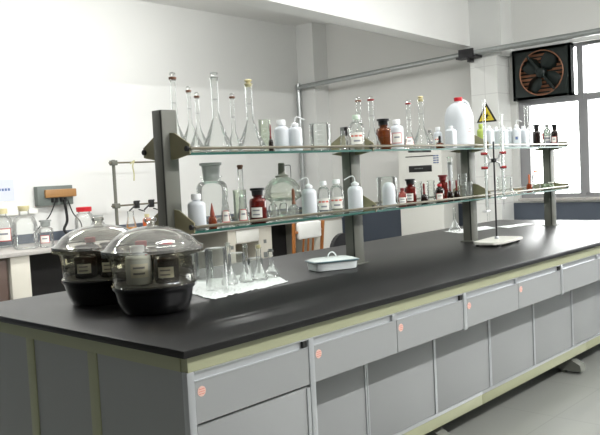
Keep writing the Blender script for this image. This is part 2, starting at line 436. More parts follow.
# rod stand on the wall counter
t = thing('rod_stand', (2.94, 4.7, .8), 'grey rod frame with black clamps standing on the wall counter', 'stand')
tube_o('upright', [(0, 0, 0), (0, 0, .765)], .017, M['post'], t, 10)
tube_o('upright', [(.72, 0, 0), (.72, 0, .765)], .017, M['post'], t, 10)
for z in (.735, .31):
    tube_o('crossbar', [(-.06, -.015, z), (.78, -.015, z)], .009, M['rail'], t, 8)
    bm = bmesh.new(); bx(bm, -.035, .03, -.035, .025, z-.025, z+.025, bev=.008); finish(bm, 'boss_head', M['post'], t, True)
for x in (.22, .40):
    bm = bmesh.new(); tube(bm, [(x-.09, -.03, .25), (x-.02, -.03, .30), (x+.04, -.03, .345)], .008, 6); bx(bm, x-.02, x+.03, -.05, .0, .27, .35, bev=.01)
    tube(bm, [(x+.01, -.05, .26), (x+.03, -.12, .24)], .006, 6)
    finish(bm, 'clamp', M['black'], t, True)
tag(tube_o('rubber_hose', smoothpath([(3.12, 4.675, 1.52), (3.16, 4.66, 1.55), (3.13, 4.65, 1.50), (3.14, 4.65, 1.42), (3.135, 4.65, 1.35)]), .007, M['hose']), 'short yellowed hose hanging over the upper bar of the rod frame', 'hose')

# wooden chair with white cloth, black chair
t = thing('wooden_chair', (4.17, 3.3, 0), 'orange wooden chair with a white cover over its backrest before the wall counter', 'chair')
for s in (-1, 1):
    o = tube_o('leg', [(s*.20, .0, 0), (s*.20, 0, .42), (s*.215, -.04, .86)], .018, M['wood'], t, 8)
    o = tube_o('leg', [(s*.19, .40, 0), (s*.19, .38, .44)], .018, M['wood'], t, 8)
box('seat', -.22, .22, -.01, .42, .44, .47, M['wood'], t, .008)
bm = bmesh.new()
for x in (-.07, 0, .07): tube(bm, [(x, 0, .47), (x, -.03, .72)], .011, 6)
tube(bm, [(-.2, -.035, .77), (.2, -.035, .77)], .014, 6)
finish(bm, 'back_slats', M['wood'], t, True)
box('backrest_cover', -.165, .165, -.065, -.015, .70, .865, M['cloth'], t, .02)
t = thing('swivel_chair', (4.05, 2.56, 0), 'black rounded chair back just showing behind the enamel tray', 'chair')
bm = bmesh.new(); lathe(bm, [(0, 0), (.17, .0), (.2, .02), (.2, .045), (.17, .06), (0, .06)], 24, cz=.44); finish(bm, 'seat', M['blackr'], t, True)
bm = bmesh.new()
pl = [(.16*cos(a)*1.1, .60+.17*sin(a)) for a in [pi*i/14 for i in range(15)]]+[(-.15, .52), (.15, .52)]
prism(bm, pl, 'y', .16, .20); finish(bm, 'backrest', M['blackr'], t)
tube_o('back_support', [(0, .18, .46), (0, .2, .56)], .02, M['darksteel'], t)
tube_o('column', [(0, 0, .06), (0, 0, .44)], .025, M['darksteel'], t, 12)
for i in range(5):
    a = 2*pi*i/5; tube_o('leg', [(0, 0, .07), (.24*cos(a), .24*sin(a), .03)], [.02, .012], M['darksteel'], t)

# ------------------------------------------------------------------ ceiling lamps and light
def lamp(x, y, z, lx, ly, power, lab):
    t = thing('ceiling_lamp', (x, y, z), lab, 'lamp', 'fluorescent ceiling lamps')
    box('housing', -lx/2, lx/2, -ly/2, ly/2, 0, .05, M['white'], t, .005)
    for s in (-1, 1):
        if lx > ly: tube_o('lamp_tube', [(-lx/2+.03, s*.05, -.02), (lx/2-.03, s*.05, -.02)], .014, M['tube'], t)
        else: tube_o('lamp_tube', [(s*.05, -ly/2+.03, -.02), (s*.05, ly/2-.03, -.02)], .014, M['tube'], t)
    tube_o('suspension_rod', [(0, 0, .05), (0, 0, H-z)], .006, M['white'], t)
    for sg in (-1, 1):
        L = bpy.data.lights.new('lamp_light', 'AREA'); L.shape = 'RECTANGLE'; L.size = lx; L.size_y = .07; L.energy = power/2; L.color = (1, .995, .97)
        o = bpy.data.objects.new('lamp_light', L); COL.objects.link(o); o.parent = t; o.location = (0, sg*.06, -.045); o.rotation_euler = (sg*radians(42), 0, 0)
for x, y, e in LAMPS:
    lamp(x, y, 3.15, 1.2, .2, e, 'white twin-tube fluorescent ceiling lamp')
W = bpy.data.worlds.new('World'); SC.world = W; W.use_nodes = True
bg = W.node_tree.nodes['Background']; bg.inputs[0].default_value = (1, 1, 1, 1); bg.inputs[1].default_value = WORLD

# ------------------------------------------------------------------ the island bench
BX0, BX1, BY0, BY1, TOP = 0, 4.645, 0, 1.465, .85
tag(box('worktop', BX0, BX1, BY0, BY1, TOP-.024, TOP, M['benchtop'], bev=.003), 'long black island worktop with a squared edge', 'worktop')
FX0, FX1, FY0, FY1 = .028, 4.617, .027, 1.438
t = thing('island_bench', (0, 0, 0), 'olive green steel frame and rails carrying the black worktop', 'bench')
bm = bmesh.new()
zt = TOP-.0245
bx(bm, FX0+.004, FX1, FY0, FY0+.03, .776, zt); finish(bm, 'top_rail', M['olive'], t)
bm = bmesh.new(); bx(bm, FX0+.004, FX1, FY1-.03, FY1, .776, zt); finish(bm, 'top_rail', M['olive'], t)
bm = bmesh.new(); bx(bm, FX0, FX0+.03, FY0+.031, FY1-.031, .776, zt); finish(bm, 'top_rail', M['olive'], t)
bm = bmesh.new(); bx(bm, FX1-.03, FX1, FY0+.031, FY1-.031, .776, zt)
finish(bm, 'top_rail', M['olive'], t)
for (a, b) in ((.575, 2.02), (2.023, 3.34), (3.343, FX1)):
    box('bottom_rail', a, b, .205, .235, .13, .182, M['olive'], t, .002)
    box('rail_trim', a, b, .203, .235, .1825, .198, M['alu'], t, .001)
box('bottom_rail', FX0, .573, FY0, FY0+.03, .13, .182, M['olive'], t, .002)
box('bottom_rail', FX0, FX1, FY1-.03, FY1, .13, .182, M['olive'], t, .002)
for y in (.50, .92, 1.30): box('upright', FX0, FX0+.02, y, y+.055, .13, .7755, M['olive'], t, .001)
box('corner_post', FX0-.001, FX0+.026, FY0-.001, FY0+.024, .13, .7755, M['alu'], t, .002)
ys = [.052, .50, .92, 1.30, FY1]
for i in range(4):
    box('end_panel', FX0+.004, FX0+.018, ys[i]+(.056 if i else 0), ys[i+1]-.001, .13, .7755, M['panel'], t)
box('back_panel', FX0+.03, FX1, FY1-.02, FY1-.002, .182, .7755, M['panel'], t)
box('end_panel', FX1-.016, FX1, .24, FY1-.031, .182, .7755, M['panel'], t)
for x in (.3, 1.68, 3.25, 4.45):
    for y0, s in ((.19, 1), (1.28, -1)):
        bm = bmesh.new()
        prism(bm, [(y0, .02), (y0+s*.01, .06), (y0+s*.09, .10), (y0+s*.30, .125), (y0+s*.30, .045), (y0+s*.10, .02)], 'x', x-.035, x+.035)
        lathe(bm, [(0, 0), (.022, 0), (.022, .022), (0, .022)], 12, cx=x, cy=y0+s*.13)
        finish(bm, 'foot', pbr('foot_grey', (116, 118, 110), .5), t)
    tube_o('foot_beam', [(x, .45, .1), (x, 1.0, .1)], .03, M['darksteel'], t)

CB = [.052, .561, 1.065, 1.577, 2.089, 2.592, 3.112, 3.62, 4.13, FX1-.001]
ORD = ['first', 'second', 'third', 'fourth', 'fifth', 'sixth', 'seventh', 'eighth', 'ninth']
for i in range(9):
    a, b = CB[i], CB[i+1]
    lab = 'grey bench cabinet with one drawer above its door, %s from the near corner' % ORD[i]
    if i == 0: lab = 'grey bench cabinet at the near corner, its door flush with the drawer'
    if i == 8: lab = 'grey bench cabinet at the far end of the bench'
    t = thing('bench_cabinet', ((a+b)/2, FY0, 0), lab, 'cabinet', 'grey drawer cabinets under the island worktop')
    hw = (b-a)/2
    yd = .0 if i == 0 else .178          # door set back under the drawer
    bm = bmesh.new()
    y_ = yd+.018
    bx(bm, -hw+.006, -hw+.02, y_, .66, .2, .615); bx(bm, hw-.02, hw-.006, y_, .66, .2, .615); bx(bm, -hw+.006, hw-.006, y_, .66, .186 if i == 0 else .2, .215); bx(bm, -hw+.02, hw-.02, .64, .66, .215, .77)
    bx(bm, -hw+.006, -hw+.02, .02, .66, .615, .77); bx(bm, hw-.02, hw-.006, .02, .66, .615, .77)
    finish(bm, 'carcass', M['panel'], t)
    # stiles
    if i % 2 == 0:
        bm = bmesh.new(); bx(bm, hw-.012, hw+.014, -.004, .018, .612 if i else .13, .7755, bev=.002)
        finish(bm, 'stile', M['alu'], t, True)
    lx = -hw+(.015 if i % 2 else .002)
    rx = hw-(.013 if i % 2 == 0 else .002)
    dr = bpy.data.objects.new('drawer', None); COL.objects.link(dr); dr.parent = t
    bm = bmesh.new(); bx(bm, lx, rx, .0, .016, .618, .744, bev=.001); bx(bm, lx+.02, rx-.02, .016, .55, .619, .73)
    finish(bm, 'drawer_front', M['panel'], dr)
    bm = bmesh.new()     # full width aluminium pull
    bx(bm, lx, rx, -.002, .014, .7445, .7475); bx(bm, lx, rx, .006, .016, .7475, .772); bx(bm, lx, rx, -.004, .016, .772, .7755)
    finish(bm, 'drawer_pull', M['alu'], dr)
    bm = bmesh.new(); bx(bm, rx-.03, rx-.008, -.004, .006, .748, .771, bev=.002)
    if i % 2 == 0: finish(bm, 'lock', M['black'], dr)
    else: finish(bm, 'lock', M['alu'], dr)
    if i < 5:
        bm = bmesh.new()
        lathe(bm, [(0, 0), (.0155, 0), (.0155, .0012), (0, .0012)], 16); 
        bmesh.ops.rotate(bm, verts=bm.verts, cent=(0, 0, 0), matrix=Matrix.Rotation(pi/2, 3, 'X'))
        bmesh.ops.translate(bm, verts=bm.verts, vec=(lx+.024, .0, .712))
        for k in range(3): bx(bm, lx+.013, lx+.035, -.0018, -.0011, .704+k*.007, .7055+k*.007, 1)
        finish(bm, 'sticker', [M['pinkst'], M['labelor']], dr)
    # door with edge profiles
    d0 = -hw+(.03 if i else .004); d1 = hw-.016 if i == 0 else hw+.006
    dz0 = .186 if i == 0 else .2
    df = bpy.data.objects.new('door', None); COL.objects.link(df); df.parent = t
    box('door_leaf', d0, d1, yd, yd+.016, dz0, .610, M['panel'], df, .001)
    bm = bmesh.new()
    if i == 0: bx(bm, d1-.016, d1, yd-.004, yd-.0005, dz0, .610)
    elif i % 2 == 1: bx(bm, d1+.001, d1+.010, yd-.004, yd+.016, dz0, .610); bx(bm, d1+.013, d1+.022, yd-.004, yd+.016, dz0, .610)
    else: bx(bm, d1+.002, d1+.02, yd-.004, yd+.016, dz0, .610)
    finish(bm, 'edge_profile', M['alu'], df)

# ------------------------------------------------------------------ the reagent shelf
PX = [.5724+1.184*k for k in range(4)]
PY0, PY1, HX = .7367, .7995, .0375
Z1, Z2 = 1.437, 1.129
ORDP = ['leftmost', 'second', 'third', 'fourth']
for k, x in enumerate(PX):
    t = thing('shelf_post', (x, (PY0+PY1)/2, TOP), 'grey-green steel shelf post, %s of the four on the worktop' % (ORDP[k] if k < 3 else 'last and rightmost'), 'post', 'posts of the reagent shelf')
    hy = (PY1-PY0)/2; zt = 1.614-TOP if k == 0 else 1.47-TOP
    bm = bmesh.new()
    bx(bm, -HX, HX, -hy, hy, .006, zt, bev=.003)
    finish(bm, 'column', M['post'], t, True)
    bm = bmesh.new(); bx(bm, -HX-.0008, -HX+.003, -hy+.004, -hy+.010, .01, zt-.004)
    bx(bm, HX-.003, HX+.0008, hy-.010, hy-.004, .01, zt-.004)
    finish(bm, 'slot', M['groove'], t)
    bm = bmesh.new(); bx(bm, -.052, .052, -.045, .045, 0, .006, bev=.002)
    finish(bm, 'foot_plate', M['post'], t)
    for zz in (Z1, Z2):
        for s in (-1, 1):
            q = .086 if k < 3 else .045; z = zz-TOP; bm = bmesh.new(); y0, y1 = s*hy, s*(hy+.118)
            prism(bm, [(y0, z+q), (y0+s*.03, z+q-.004), (y1, z+.034), (y1, z-.006), (y0+s*.03, z-.022), (y0, z-.022)], 'x', -.003, .003)
            lathe_v = len(bm.verts)
            finish(bm, 'bracket', M['bracket'], t)
            bm = bmesh.new(); tube(bm, [(-.012, s*(hy+.108), z+.016), (.012, s*(hy+.108), z+.016)], .011, 12)
            finish(bm, 'bolt', M['darksteel'], t, True)
def pane(lvl, k, z, lab):
    x0, x1 = PX[k]+.005, PX[k+1]-.005; n = HX+.003; y0, y1 = .622, .910; a, b = PY0-.003, PY1+.003
    if k == 2: x1 = PX[3]+.075
    bm = bmesh.new()
    l = x0-.005+n; r = PX[k+1]-n
    poly = [(x0, y0), (x1, y0), (x1, a), (r, a), (r, b), (x1, b), (x1, y1), (x0, y1), (x0, b), (l, b), (l, a), (x0, a)]
    if k == 2:
        q = PX[3]
        poly = [(x0, y0), (x1, y0), (x1, y1), (q+.004, y1), (q+.004, b), (q-n, b), (q-n, a), (q-n, a)][:0]
        poly = [(x0, y0), (q-.005, y0), (q-.005, a), (r, a), (r, b), (q-.005, b), (q-.005, y1), (x0, y1), (x0, b), (l, b), (l, a), (x0, a)]
    fs = prism(bm, poly, 'z', z-.010, z)
    for f in fs: f.material_index = 0 if abs(f.normal.z) > .5 or len(f.verts) > 4 else 1
    tag(finish(bm, 'glass_shelf', [M['shelfglass'], M['glassedge']]), lab, 'shelf', 'glass panes of the reagent shelf')
for k in range(3):
    nm = ['first and second', 'second and third', 'third and last'][k]
    pane('U', k, Z1, 'upper glass shelf pane with green edge between %s posts' % nm)
    pane('L', k, Z2, 'lower glass shelf pane with green edge between %s posts' % nm)
for z, nm in ((Z1, 'upper'), (Z2, 'lower')):
    for y, sd, nm2 in ((.612, -1, 'front'), (.920, 1, 'rear')):
        bm = bmesh.new(); zc = z+.016
        bx(bm, PX[0]-.004, PX[3]+.012, y-.004, y+.003, z+.010, z+.022, bev=.002)
        if sd < 0: bx(bm, PX[3]+.006, PX[3]+.012, .616, .916, z+.006, z+.022)
        tag(finish(bm, 'shelf_rail', M['rail'], None, True, 50), 'slim metal guard rail along the %s edge of the %s glass shelf' % (nm2, nm), 'rail')
ITEMS = [
    ('volumetric_flask', 'vflask', 'U', 0.683, 0.84, 0.346, 0.0538, 232, {'stop': 'brown', 'neck': 0.231}, 'tall glass volumetric flask rising directly behind the leftmost shelf post', 'flask', 'volumetric flasks on the upper shelf'),
    ('volumetric_flask', 'vflask', 'U', 0.649, 0.7, 0.27, 0.048, 231, {'stop': 'brown', 'neck': 0.188}, 'short glass volumetric flask with brown stopper, first right of the leftmost post', 'flask', 'volumetric flasks on the upper shelf'),
    ('volumetric_flask', 'vflask', 'U', 0.808, 0.84, 0.269, 0.0471, 230, {'stop': 'brown', 'neck': 0.205}, 'thin glass volumetric flask with orange-brown stopper standing behind the first flask right of the post', 'flask', 'volumetric flasks on the upper shelf'),
    ('volumetric_flask', 'vflask', 'U', 0.788, 0.7, 0.335, 0.0581, 229, {'stop': 'clear', 'neck': 0.286}, 'tallest glass volumetric flask with round clear stopper, upper shelf left', 'flask', 'volumetric flasks on the upper shelf'),
    ('volumetric_flask', 'vflask', 'U', 0.893, 0.71, 0.255, 0.0352, 227, {'stop': 'brown', 'neck': 0.273}, 'small narrow volumetric flask with brown stopper between two large flasks', 'flask', 'volumetric flasks on the upper shelf'),
    ('volumetric_flask', 'vflask', 'U', 1.003, 0.72, 0.321, 0.0593, 226, {'stop': 'cream', 'neck': 0.278}, 'large glass volumetric flask with cream stopper beside the white jerrycans', 'flask', 'volumetric flasks on the upper shelf'),
    ('beaker', 'beaker', 'U', 1.19, 0.82, 0.155, 0.0303, 225, {'tint': 'green'}, 'greenish glass beaker behind the small red-topped dropper on the upper shelf', 'beaker', None),
    ('dropper_bottle', 'dropper', 'U', 1.105, 0.7, 0.125, 0.0112, 225, {'bulb': 'dred', 'body': 'dark'}, 'tiny dark red dropper bottle left of the white jerrycans', 'bottle', None),
    ('plastic_bottle', 'pbottle', 'U', 1.198, 0.72, 0.146, 0.0344, 224, {'cap': 'white'}, 'square-shouldered white plastic bottle, left of the upper shelf wash bottle', 'bottle', None),
    ('wash_bottle', 'wash', 'U', 1.246, 0.68, 0.157, 0.0322, 223, {'nd': 1}, 'white plastic wash bottle with nozzle bent right on the upper shelf', 'wash bottle', 'wash bottles on the shelves'),
    ('beaker', 'beaker', 'U', 1.445, 0.7, 0.132, 0.0529, 221, {'tint': 'clear'}, 'large empty glass beaker alone on the upper shelf before the second post', 'beaker', None),
    ('conical_flask', 'erlen', 'U', 1.62, 0.7, 0.098, 0.0249, 219, {}, 'small glass conical flask left of the green-capped bottle', 'flask', 'small conical flasks left of the green-capped bottle'),
    ('conical_flask', 'erlen', 'U', 1.826, 0.82, 0.124, 0.029, 219, {}, 'small glass conical flask behind the green-capped bottle', 'flask', 'small conical flasks left of the green-capped bottle'),
    ('volumetric_flask', 'vflask', 'U', 1.959, 0.86, 0.297, 0.0544, 218, {'stop': 'brown', 'neck': 0.25}, 'volumetric flask with red ring and pointed clear stopper behind the green-capped bottle', 'flask', 'volumetric flasks on the upper shelf'),
    ('reagent_bottle', 'sbottle', 'U', 1.703, 0.68, 0.177, 0.039, 218, {'cap': 'palegreen', 'lab': 'redtext'}, 'clear bottle with pale green cap and red lettered label', 'bottle', None),
    ('volumetric_flask', 'vflask', 'U', 1.859, 0.7, 0.281, 0.0441, 217, {'stop': 'redring', 'neck': 0.324}, 'tall thin volumetric flask with red stopper just left of the amber bottle', 'flask', 'volumetric flasks on the upper shelf'),
    ('reagent_bottle', 'rbottle', 'U', 1.947, 0.69, 0.163, 0.0408, 216, {'glass': 'amber', 'stop': 'black'}, 'amber reagent bottle with flat black stopper on the upper shelf', 'bottle', None),
    ('plastic_bottle', 'pbottle', 'U', 2.08, 0.7, 0.163, 0.0364, 215, {'cap': 'white', 'lab': 'redbox'}, 'white plastic bottle with red-framed label right of the amber bottle', 'bottle', None),
    ('volumetric_flask', 'vflask', 'U', 2.2, 0.7, 0.273, 0.0384, 214, {'stop': 'redring', 'neck': 0.321, 'lab': 'redbox'}, 'short volumetric flask with red ring and red-framed label', 'flask', 'volumetric flasks on the upper shelf'),
    ('volumetric_flask', 'vflask', 'U', 2.355, 0.72, 0.304, 0.0536, 213, {'stop': 'cream', 'neck': 0.289}, 'slender volumetric flask with cream stopper, second left of the red-capped jug', 'flask', 'volumetric flasks on the upper shelf'),
    ('reagent_bottle', 'sbottle', 'U', 2.626, 0.84, 0.122, 0.021, 213, {'cap': 'gray', 'lab': 'dark'}, 'small grey bottle with dark banded label behind the slender flask', 'bottle', None),
    ('plastic_bottle', 'pbottle', 'U', 2.684, 0.82, 0.139, 0.0256, 212, {'cap': 'white', 'lab': 'redtext'}, 'small white bottle with red marks behind the tiny amber dropper', 'bottle', None),
    ('dropper_bottle', 'dropper', 'U', 2.445, 0.66, 0.075, 0.0226, 212, {'bulb': 'black', 'body': 'amber'}, 'tiny amber bottle with black dropper left of the red-capped jug', 'bottle', None),
    ('plastic_jug', 'jug', 'U', 2.735, 0.7, 0.308, 0.0772, 210, {'cap': 'red', 'lab': 'redbox'}, 'large translucent white jug with red cap, biggest on the upper shelf', 'jug', None),
    ('plastic_bottle', 'sqbottle', 'U', 2.537, 0.64, 0.129, 0.0286, 211, {'cap': 'white'}, 'square white plastic bottle in front of the red-capped jug', 'bottle', None),
    ('plastic_bottle', 'pbottle', 'U', 3.069, 0.74, 0.157, 0.025, 209, {'cap': 'yellowgreen', 'body': 'yellowgreen'}, 'yellow-green bottle at the left end of the white bottle row', 'bottle', None),
    ('plastic_bottle', 'sqbottle', 'U', 3.094, 0.7, 0.141, 0.0311, 208, {'cap': 'white', 'lab': 'blue'}, 'first white plastic bottle of the row, beside the yellow-green bottle', 'bottle', 'white plastic bottles in a row on the upper shelf'),
    ('plastic_bottle', 'sqbottle', 'U', 3.3, 0.76, 0.142, 0.0323, 208, {'cap': 'white', 'lab': 'blue'}, 'second white plastic bottle of the row under the warning sign', 'bottle', 'white plastic bottles in a row on the upper shelf'),
    ('plastic_bottle', 'sqbottle', 'U', 3.283, 0.7, 0.143, 0.0319, 207, {'cap': 'white', 'lab': 'blue'}, 'third white plastic bottle of the row, at its middle', 'bottle', 'white plastic bottles in a row on the upper shelf'),
    ('plastic_bottle', 'sqbottle', 'U', 3.499, 0.76, 0.144, 0.0331, 207, {'cap': 'white', 'lab': 'blue'}, 'fourth white plastic bottle of the row, left of the curled nozzle', 'bottle', 'white plastic bottles in a row on the upper shelf'),
    ('plastic_bottle', 'sqbottle', 'U', 3.587, 0.7, 0.147, 0.0331, 206, {'cap': 'white', 'lab': 'blue'}, 'last white plastic bottle at the right end of the row', 'bottle', 'white plastic bottles in a row on the upper shelf'),
    ('wash_bottle', 'wash', 'U', 3.482, 0.7, 0.186, 0.0278, 206, {'nd': 1, 'lab': 'blue'}, 'white wash bottle with curled nozzle near the end of the bottle row', 'wash bottle', 'wash bottles on the shelves'),
    ('measuring_cylinder', 'cyl', 'U', 3.964, 0.86, 0.319, 0.016, 206, {}, 'tall narrow glass measuring cylinder against the window, upper shelf', 'cylinder', None),
    ('reagent_bottle', 'rbottle', 'U', 3.832, 0.72, 0.162, 0.0273, 205, {'glass': 'dark', 'stop': 'black'}, 'amber bottle with black stopper, first of the window-side cluster', 'bottle', None),
    ('dropper_bottle', 'dropper', 'U', 3.799, 0.66, 0.104, 0.0168, 205, {'bulb': 'red', 'body': 'clear'}, 'small clear dropper with red bulb between the two window-side amber bottles', 'bottle', None),
    ('reagent_bottle', 'sbottle', 'U', 4.005, 0.72, 0.168, 0.0278, 204, {'cap': 'gray', 'body': 'grayc', 'lab': 'dark'}, 'grey bottle between the two amber bottles at the shelf end', 'bottle', None),
    ('reagent_bottle', 'rbottle', 'U', 3.998, 0.66, 0.16, 0.0258, 204, {'glass': 'dark', 'stop': 'black', 'lab': 'redbox'}, 'amber bottle with black stopper and small label, nearest the shelf end', 'bottle', None),
    ('wash_bottle', 'pbottle', 'L', 0.627, 0.665, 0.145, 0.0358, 230, {'cap': 'white'}, 'milky plastic bottle just right of the leftmost post, lower shelf', 'bottle', None),
    ('wide_mouth_jar', 'jar', 'L', 0.829, 0.8, 0.27, 0.0666, 229, {}, 'largest clear glass jar with a ground glass stopper, lower shelf left', 'jar', None),
    ('dropper_bottle', 'cone', 'L', 0.707, 0.665, 0.104, 0.0183, 229, {'body': 'orange'}, 'small orange-red cone-tipped bottle in front of the large glass jar', 'bottle', None),
    ('conical_flask', 'erlen', 'L', 0.794, 0.68, 0.128, 0.0292, 228, {'lab': 'redbox'}, 'small conical flask with red-framed label in front of the jar', 'flask', None),
    ('beaker', 'beaker', 'L', 1.045, 0.86, 0.144, 0.032, 227, {'tint': 'green'}, 'greenish glass beaker behind the two small labelled conical flasks', 'beaker', None),
    ('measuring_cylinder', 'cyl', 'L', 0.982, 0.78, 0.257, 0.0144, 227, {'stop': 'brown'}, 'tall glass tube with brown stopper standing behind the conical flask', 'cylinder', None),
    ('conical_flask', 'erlen', 'L', 0.894, 0.68, 0.126, 0.032, 227, {'lab': 'redbox'}, 'small conical flask with wide red-framed label beside the amber bottle', 'flask', None),
    ('reagent_bottle', 'rbottle', 'L', 0.974, 0.67, 0.152, 0.038, 226, {'glass': 'dred', 'stop': 'black', 'lab': 'white'}, 'dark red-brown reagent bottle with black stopper and white label, lower shelf', 'bottle', None),
    ('glass_apparatus', 'appar', 'L', 1.268, 0.8, 0.26, 0.0856, 224, {}, 'round glass vessel with grey neck and bent glass tube', 'glass vessel', None),
    ('reagent_bottle', 'sbottle', 'L', 1.054, 0.66, 0.095, 0.0199, 225, {'cap': 'clear'}, 'small clear bottle right beside the dark red-brown bottle', 'bottle', None),
    ('reagent_bottle', 'sbottle', 'L', 1.122, 0.66, 0.096, 0.0202, 224, {'cap': 'clear'}, 'small clear bottle standing under the grey neck of the glass vessel', 'bottle', None),
    ('dropper_bottle', 'dropper', 'L', 1.196, 0.665, 0.141, 0.0228, 223, {'bulb': 'brown', 'body': 'clear'}, 'small clear dropper bottle with brown bulb left of the lower wash bottle', 'bottle', None),
    ('wash_bottle', 'wash', 'L', 1.308, 0.67, 0.185, 0.0351, 222, {'nd': -1}, 'white plastic wash bottle left of two clear red-banded bottles', 'wash bottle', 'wash bottles on the shelves'),
    ('reagent_bottle', 'sbottle', 'L', 1.424, 0.68, 0.164, 0.0324, 221, {'cap': 'white', 'lab': 'redtext'}, 'left one of two clear bottles with red-lettered bands', 'bottle', None),
    ('reagent_bottle', 'sbottle', 'L', 1.522, 0.68, 0.168, 0.0367, 220, {'cap': 'white', 'lab': 'redtext'}, 'right one of two clear bottles with red-lettered bands', 'bottle', None),
    ('wash_bottle', 'wash', 'L', 1.649, 0.665, 0.18, 0.0374, 218, {'nd': -1}, 'white wash bottle standing in front of the second shelf post', 'wash bottle', 'wash bottles on the shelves'),
    ('beaker', 'beaker', 'L', 2.135, 0.82, 0.162, 0.0586, 216, {'tint': 'clear'}, 'large thin glass beaker behind a plain white bottle', 'beaker', None),
    ('plastic_bottle', 'pbottle', 'L', 1.941, 0.67, 0.137, 0.0342, 216, {'cap': 'none'}, 'plain round-shouldered white bottle in front of the large beaker', 'bottle', None),
    ('reagent_bottle', 'sbottle', 'L', 2.051, 0.66, 0.1, 0.024, 215, {'cap': 'dred', 'body': 'pinkc', 'lab': 'white'}, 'small reddish bottle with white label left of the black-capped dark bottle', 'bottle', None),
    ('reagent_bottle', 'rbottle', 'L', 2.172, 0.69, 0.145, 0.0329, 214, {'glass': 'dred', 'stop': 'black', 'lab': 'white'}, 'dark red bottle with tall black cap in front of the white cabinet', 'bottle', None),
    ('wide_mouth_jar', 'beaker', 'L', 2.472, 0.84, 0.12, 0.0265, 214, {'tint': 'clear'}, 'clear glass beaker behind the black-capped dark red bottle', 'beaker', None),
    ('dropper_bottle', 'dropper', 'L', 2.276, 0.67, 0.118, 0.0194, 213, {'bulb': 'dred', 'body': 'dark'}, 'dark dropper bottle with long red bulb standing alone', 'bottle', None),
    ('beaker', 'beaker', 'L', 2.552, 0.8, 0.122, 0.0237, 213, {'tint': 'clear'}, 'narrow clear beaker right of the lone dropper', 'beaker', None),
    ('reagent_bottle', 'sbottle', 'L', 2.438, 0.67, 0.105, 0.0256, 212, {'cap': 'red', 'body': 'dark', 'lab': 'redbox'}, 'dark bottle with bright red cap and white label', 'bottle', None),
    ('reagent_bottle', 'rbottle', 'L', 2.686, 0.8, 0.153, 0.0332, 212, {'glass': 'dred', 'stop': 'dred'}, 'dark red bottle with maroon stopper behind the bright red cap', 'bottle', None),
    ('measuring_cylinder', 'cyl', 'L', 2.774, 0.8, 0.268, 0.0183, 211, {'fill': 1}, 'tall glass cylinder with a white core, tallest at the right of the lower shelf', 'cylinder', None),
    ('dropper_bottle', 'dropper', 'L', 2.553, 0.67, 0.123, 0.0173, 211, {'bulb': 'dred', 'body': 'dark'}, 'left one of a pair of dark red droppers', 'bottle', None),
    ('dropper_bottle', 'dropper', 'L', 2.626, 0.67, 0.123, 0.0175, 211, {'bulb': 'dred', 'body': 'dark'}, 'right one of a pair of dark red droppers', 'bottle', None),
    ('beaker', 'beaker', 'L', 2.753, 0.7, 0.153, 0.0269, 210, {'tint': 'clear'}, 'clear beaker just in front of the third shelf post', 'beaker', None),
    ('beaker', 'beaker', 'L', 2.732, 0.65, 0.104, 0.0207, 210, {'tint': 'clear'}, 'small low beaker right of the pair of dark droppers', 'beaker', None),
    ('beaker', 'beaker', 'L', 3.424, 0.8, 0.113, 0.0265, 208, {'tint': 'clear'}, 'small clear beaker by the burette stand, left of two on the lower shelf', 'beaker', None),
    ('beaker', 'beaker', 'L', 3.337, 0.7, 0.113, 0.0225, 207, {'tint': 'clear'}, 'small clear beaker by the burette stand, right of two on the lower shelf', 'beaker', None),
    ('dish', 'dish', 'L', 3.529, 0.72, 0.069, 0.0496, 206, {}, 'low pale orange dish at the right of the lower shelf', 'dish', None),
    ('dropper_bottle', 'dropper', 'L', 3.648, 0.7, 0.122, 0.02, 206, {'bulb': 'orange', 'body': 'orange'}, 'bright orange dropper bottle next to the fourth post', 'bottle', None),
    ('reagent_bottle', 'sbottle', 'L', 3.972, 0.8, 0.144, 0.0317, 205, {'cap': 'pinkc', 'lab': 'none'}, 'clear pale bottle left of the fourth post on the lower shelf', 'bottle', None),
    ('folded_cloth', 'cloth', 'L', 3.925, 0.69, 0.084, 0.0551, 204, {}, 'crumpled green packet lying at the end of the lower shelf', 'packet', None),
    ('specimen_jar', 'sbottle', 'C', 2.487, 4.55, 0.329, 0.0898, 239, {'cap': 'red', 'capw': 1}, 'clear glass jar with bright red lid on the wall counter', 'jar', None),
    ('reagent_bottle', 'rbottle', 'C', 2.733, 4.7, 0.236, 0.0563, 238, {'glass': 'clear', 'stop': 'gray'}, 'small clear bottle with grey stopper beside the red-lidded jar', 'bottle', None),
    ('conical_flask', 'erlen', 'C', 3.048, 4.62, 0.252, 0.0777, 235, {'liq': 'amberl'}, 'conical flask of amber liquid hanging under the rod stand, wall counter', 'flask', None),
    ('plastic_bottle', 'pbottle', 'C', 3.336, 4.75, 0.201, 0.0456, 234, {'cap': 'cream', 'body': 'orange'}, 'orange-brown bottle behind the rod stand', 'bottle', None),
    ('beaker', 'ibeaker', 'B', 0.999, 1.085, 0.138, 0.0446, 230, {}, 'upturned glass beaker nearest the desiccator on the white paper towel', 'beaker', None),
    ('beaker', 'ibeaker', 'B', 0.819, 0.787, 0.181, 0.0511, 229, {}, 'largest upturned glass beaker at the front of the white paper towel', 'beaker', None),
    ('beaker', 'ibeaker', 'B', 1.066, 0.927, 0.127, 0.0441, 228, {}, 'upturned glass beaker between the flasks on the paper towel', 'beaker', None),
    ('beaker', 'ibeaker', 'B', 1.197, 0.94, 0.087, 0.0407, 226, {}, 'low upturned beaker behind the stoppered flasks on the paper towel', 'beaker', None),
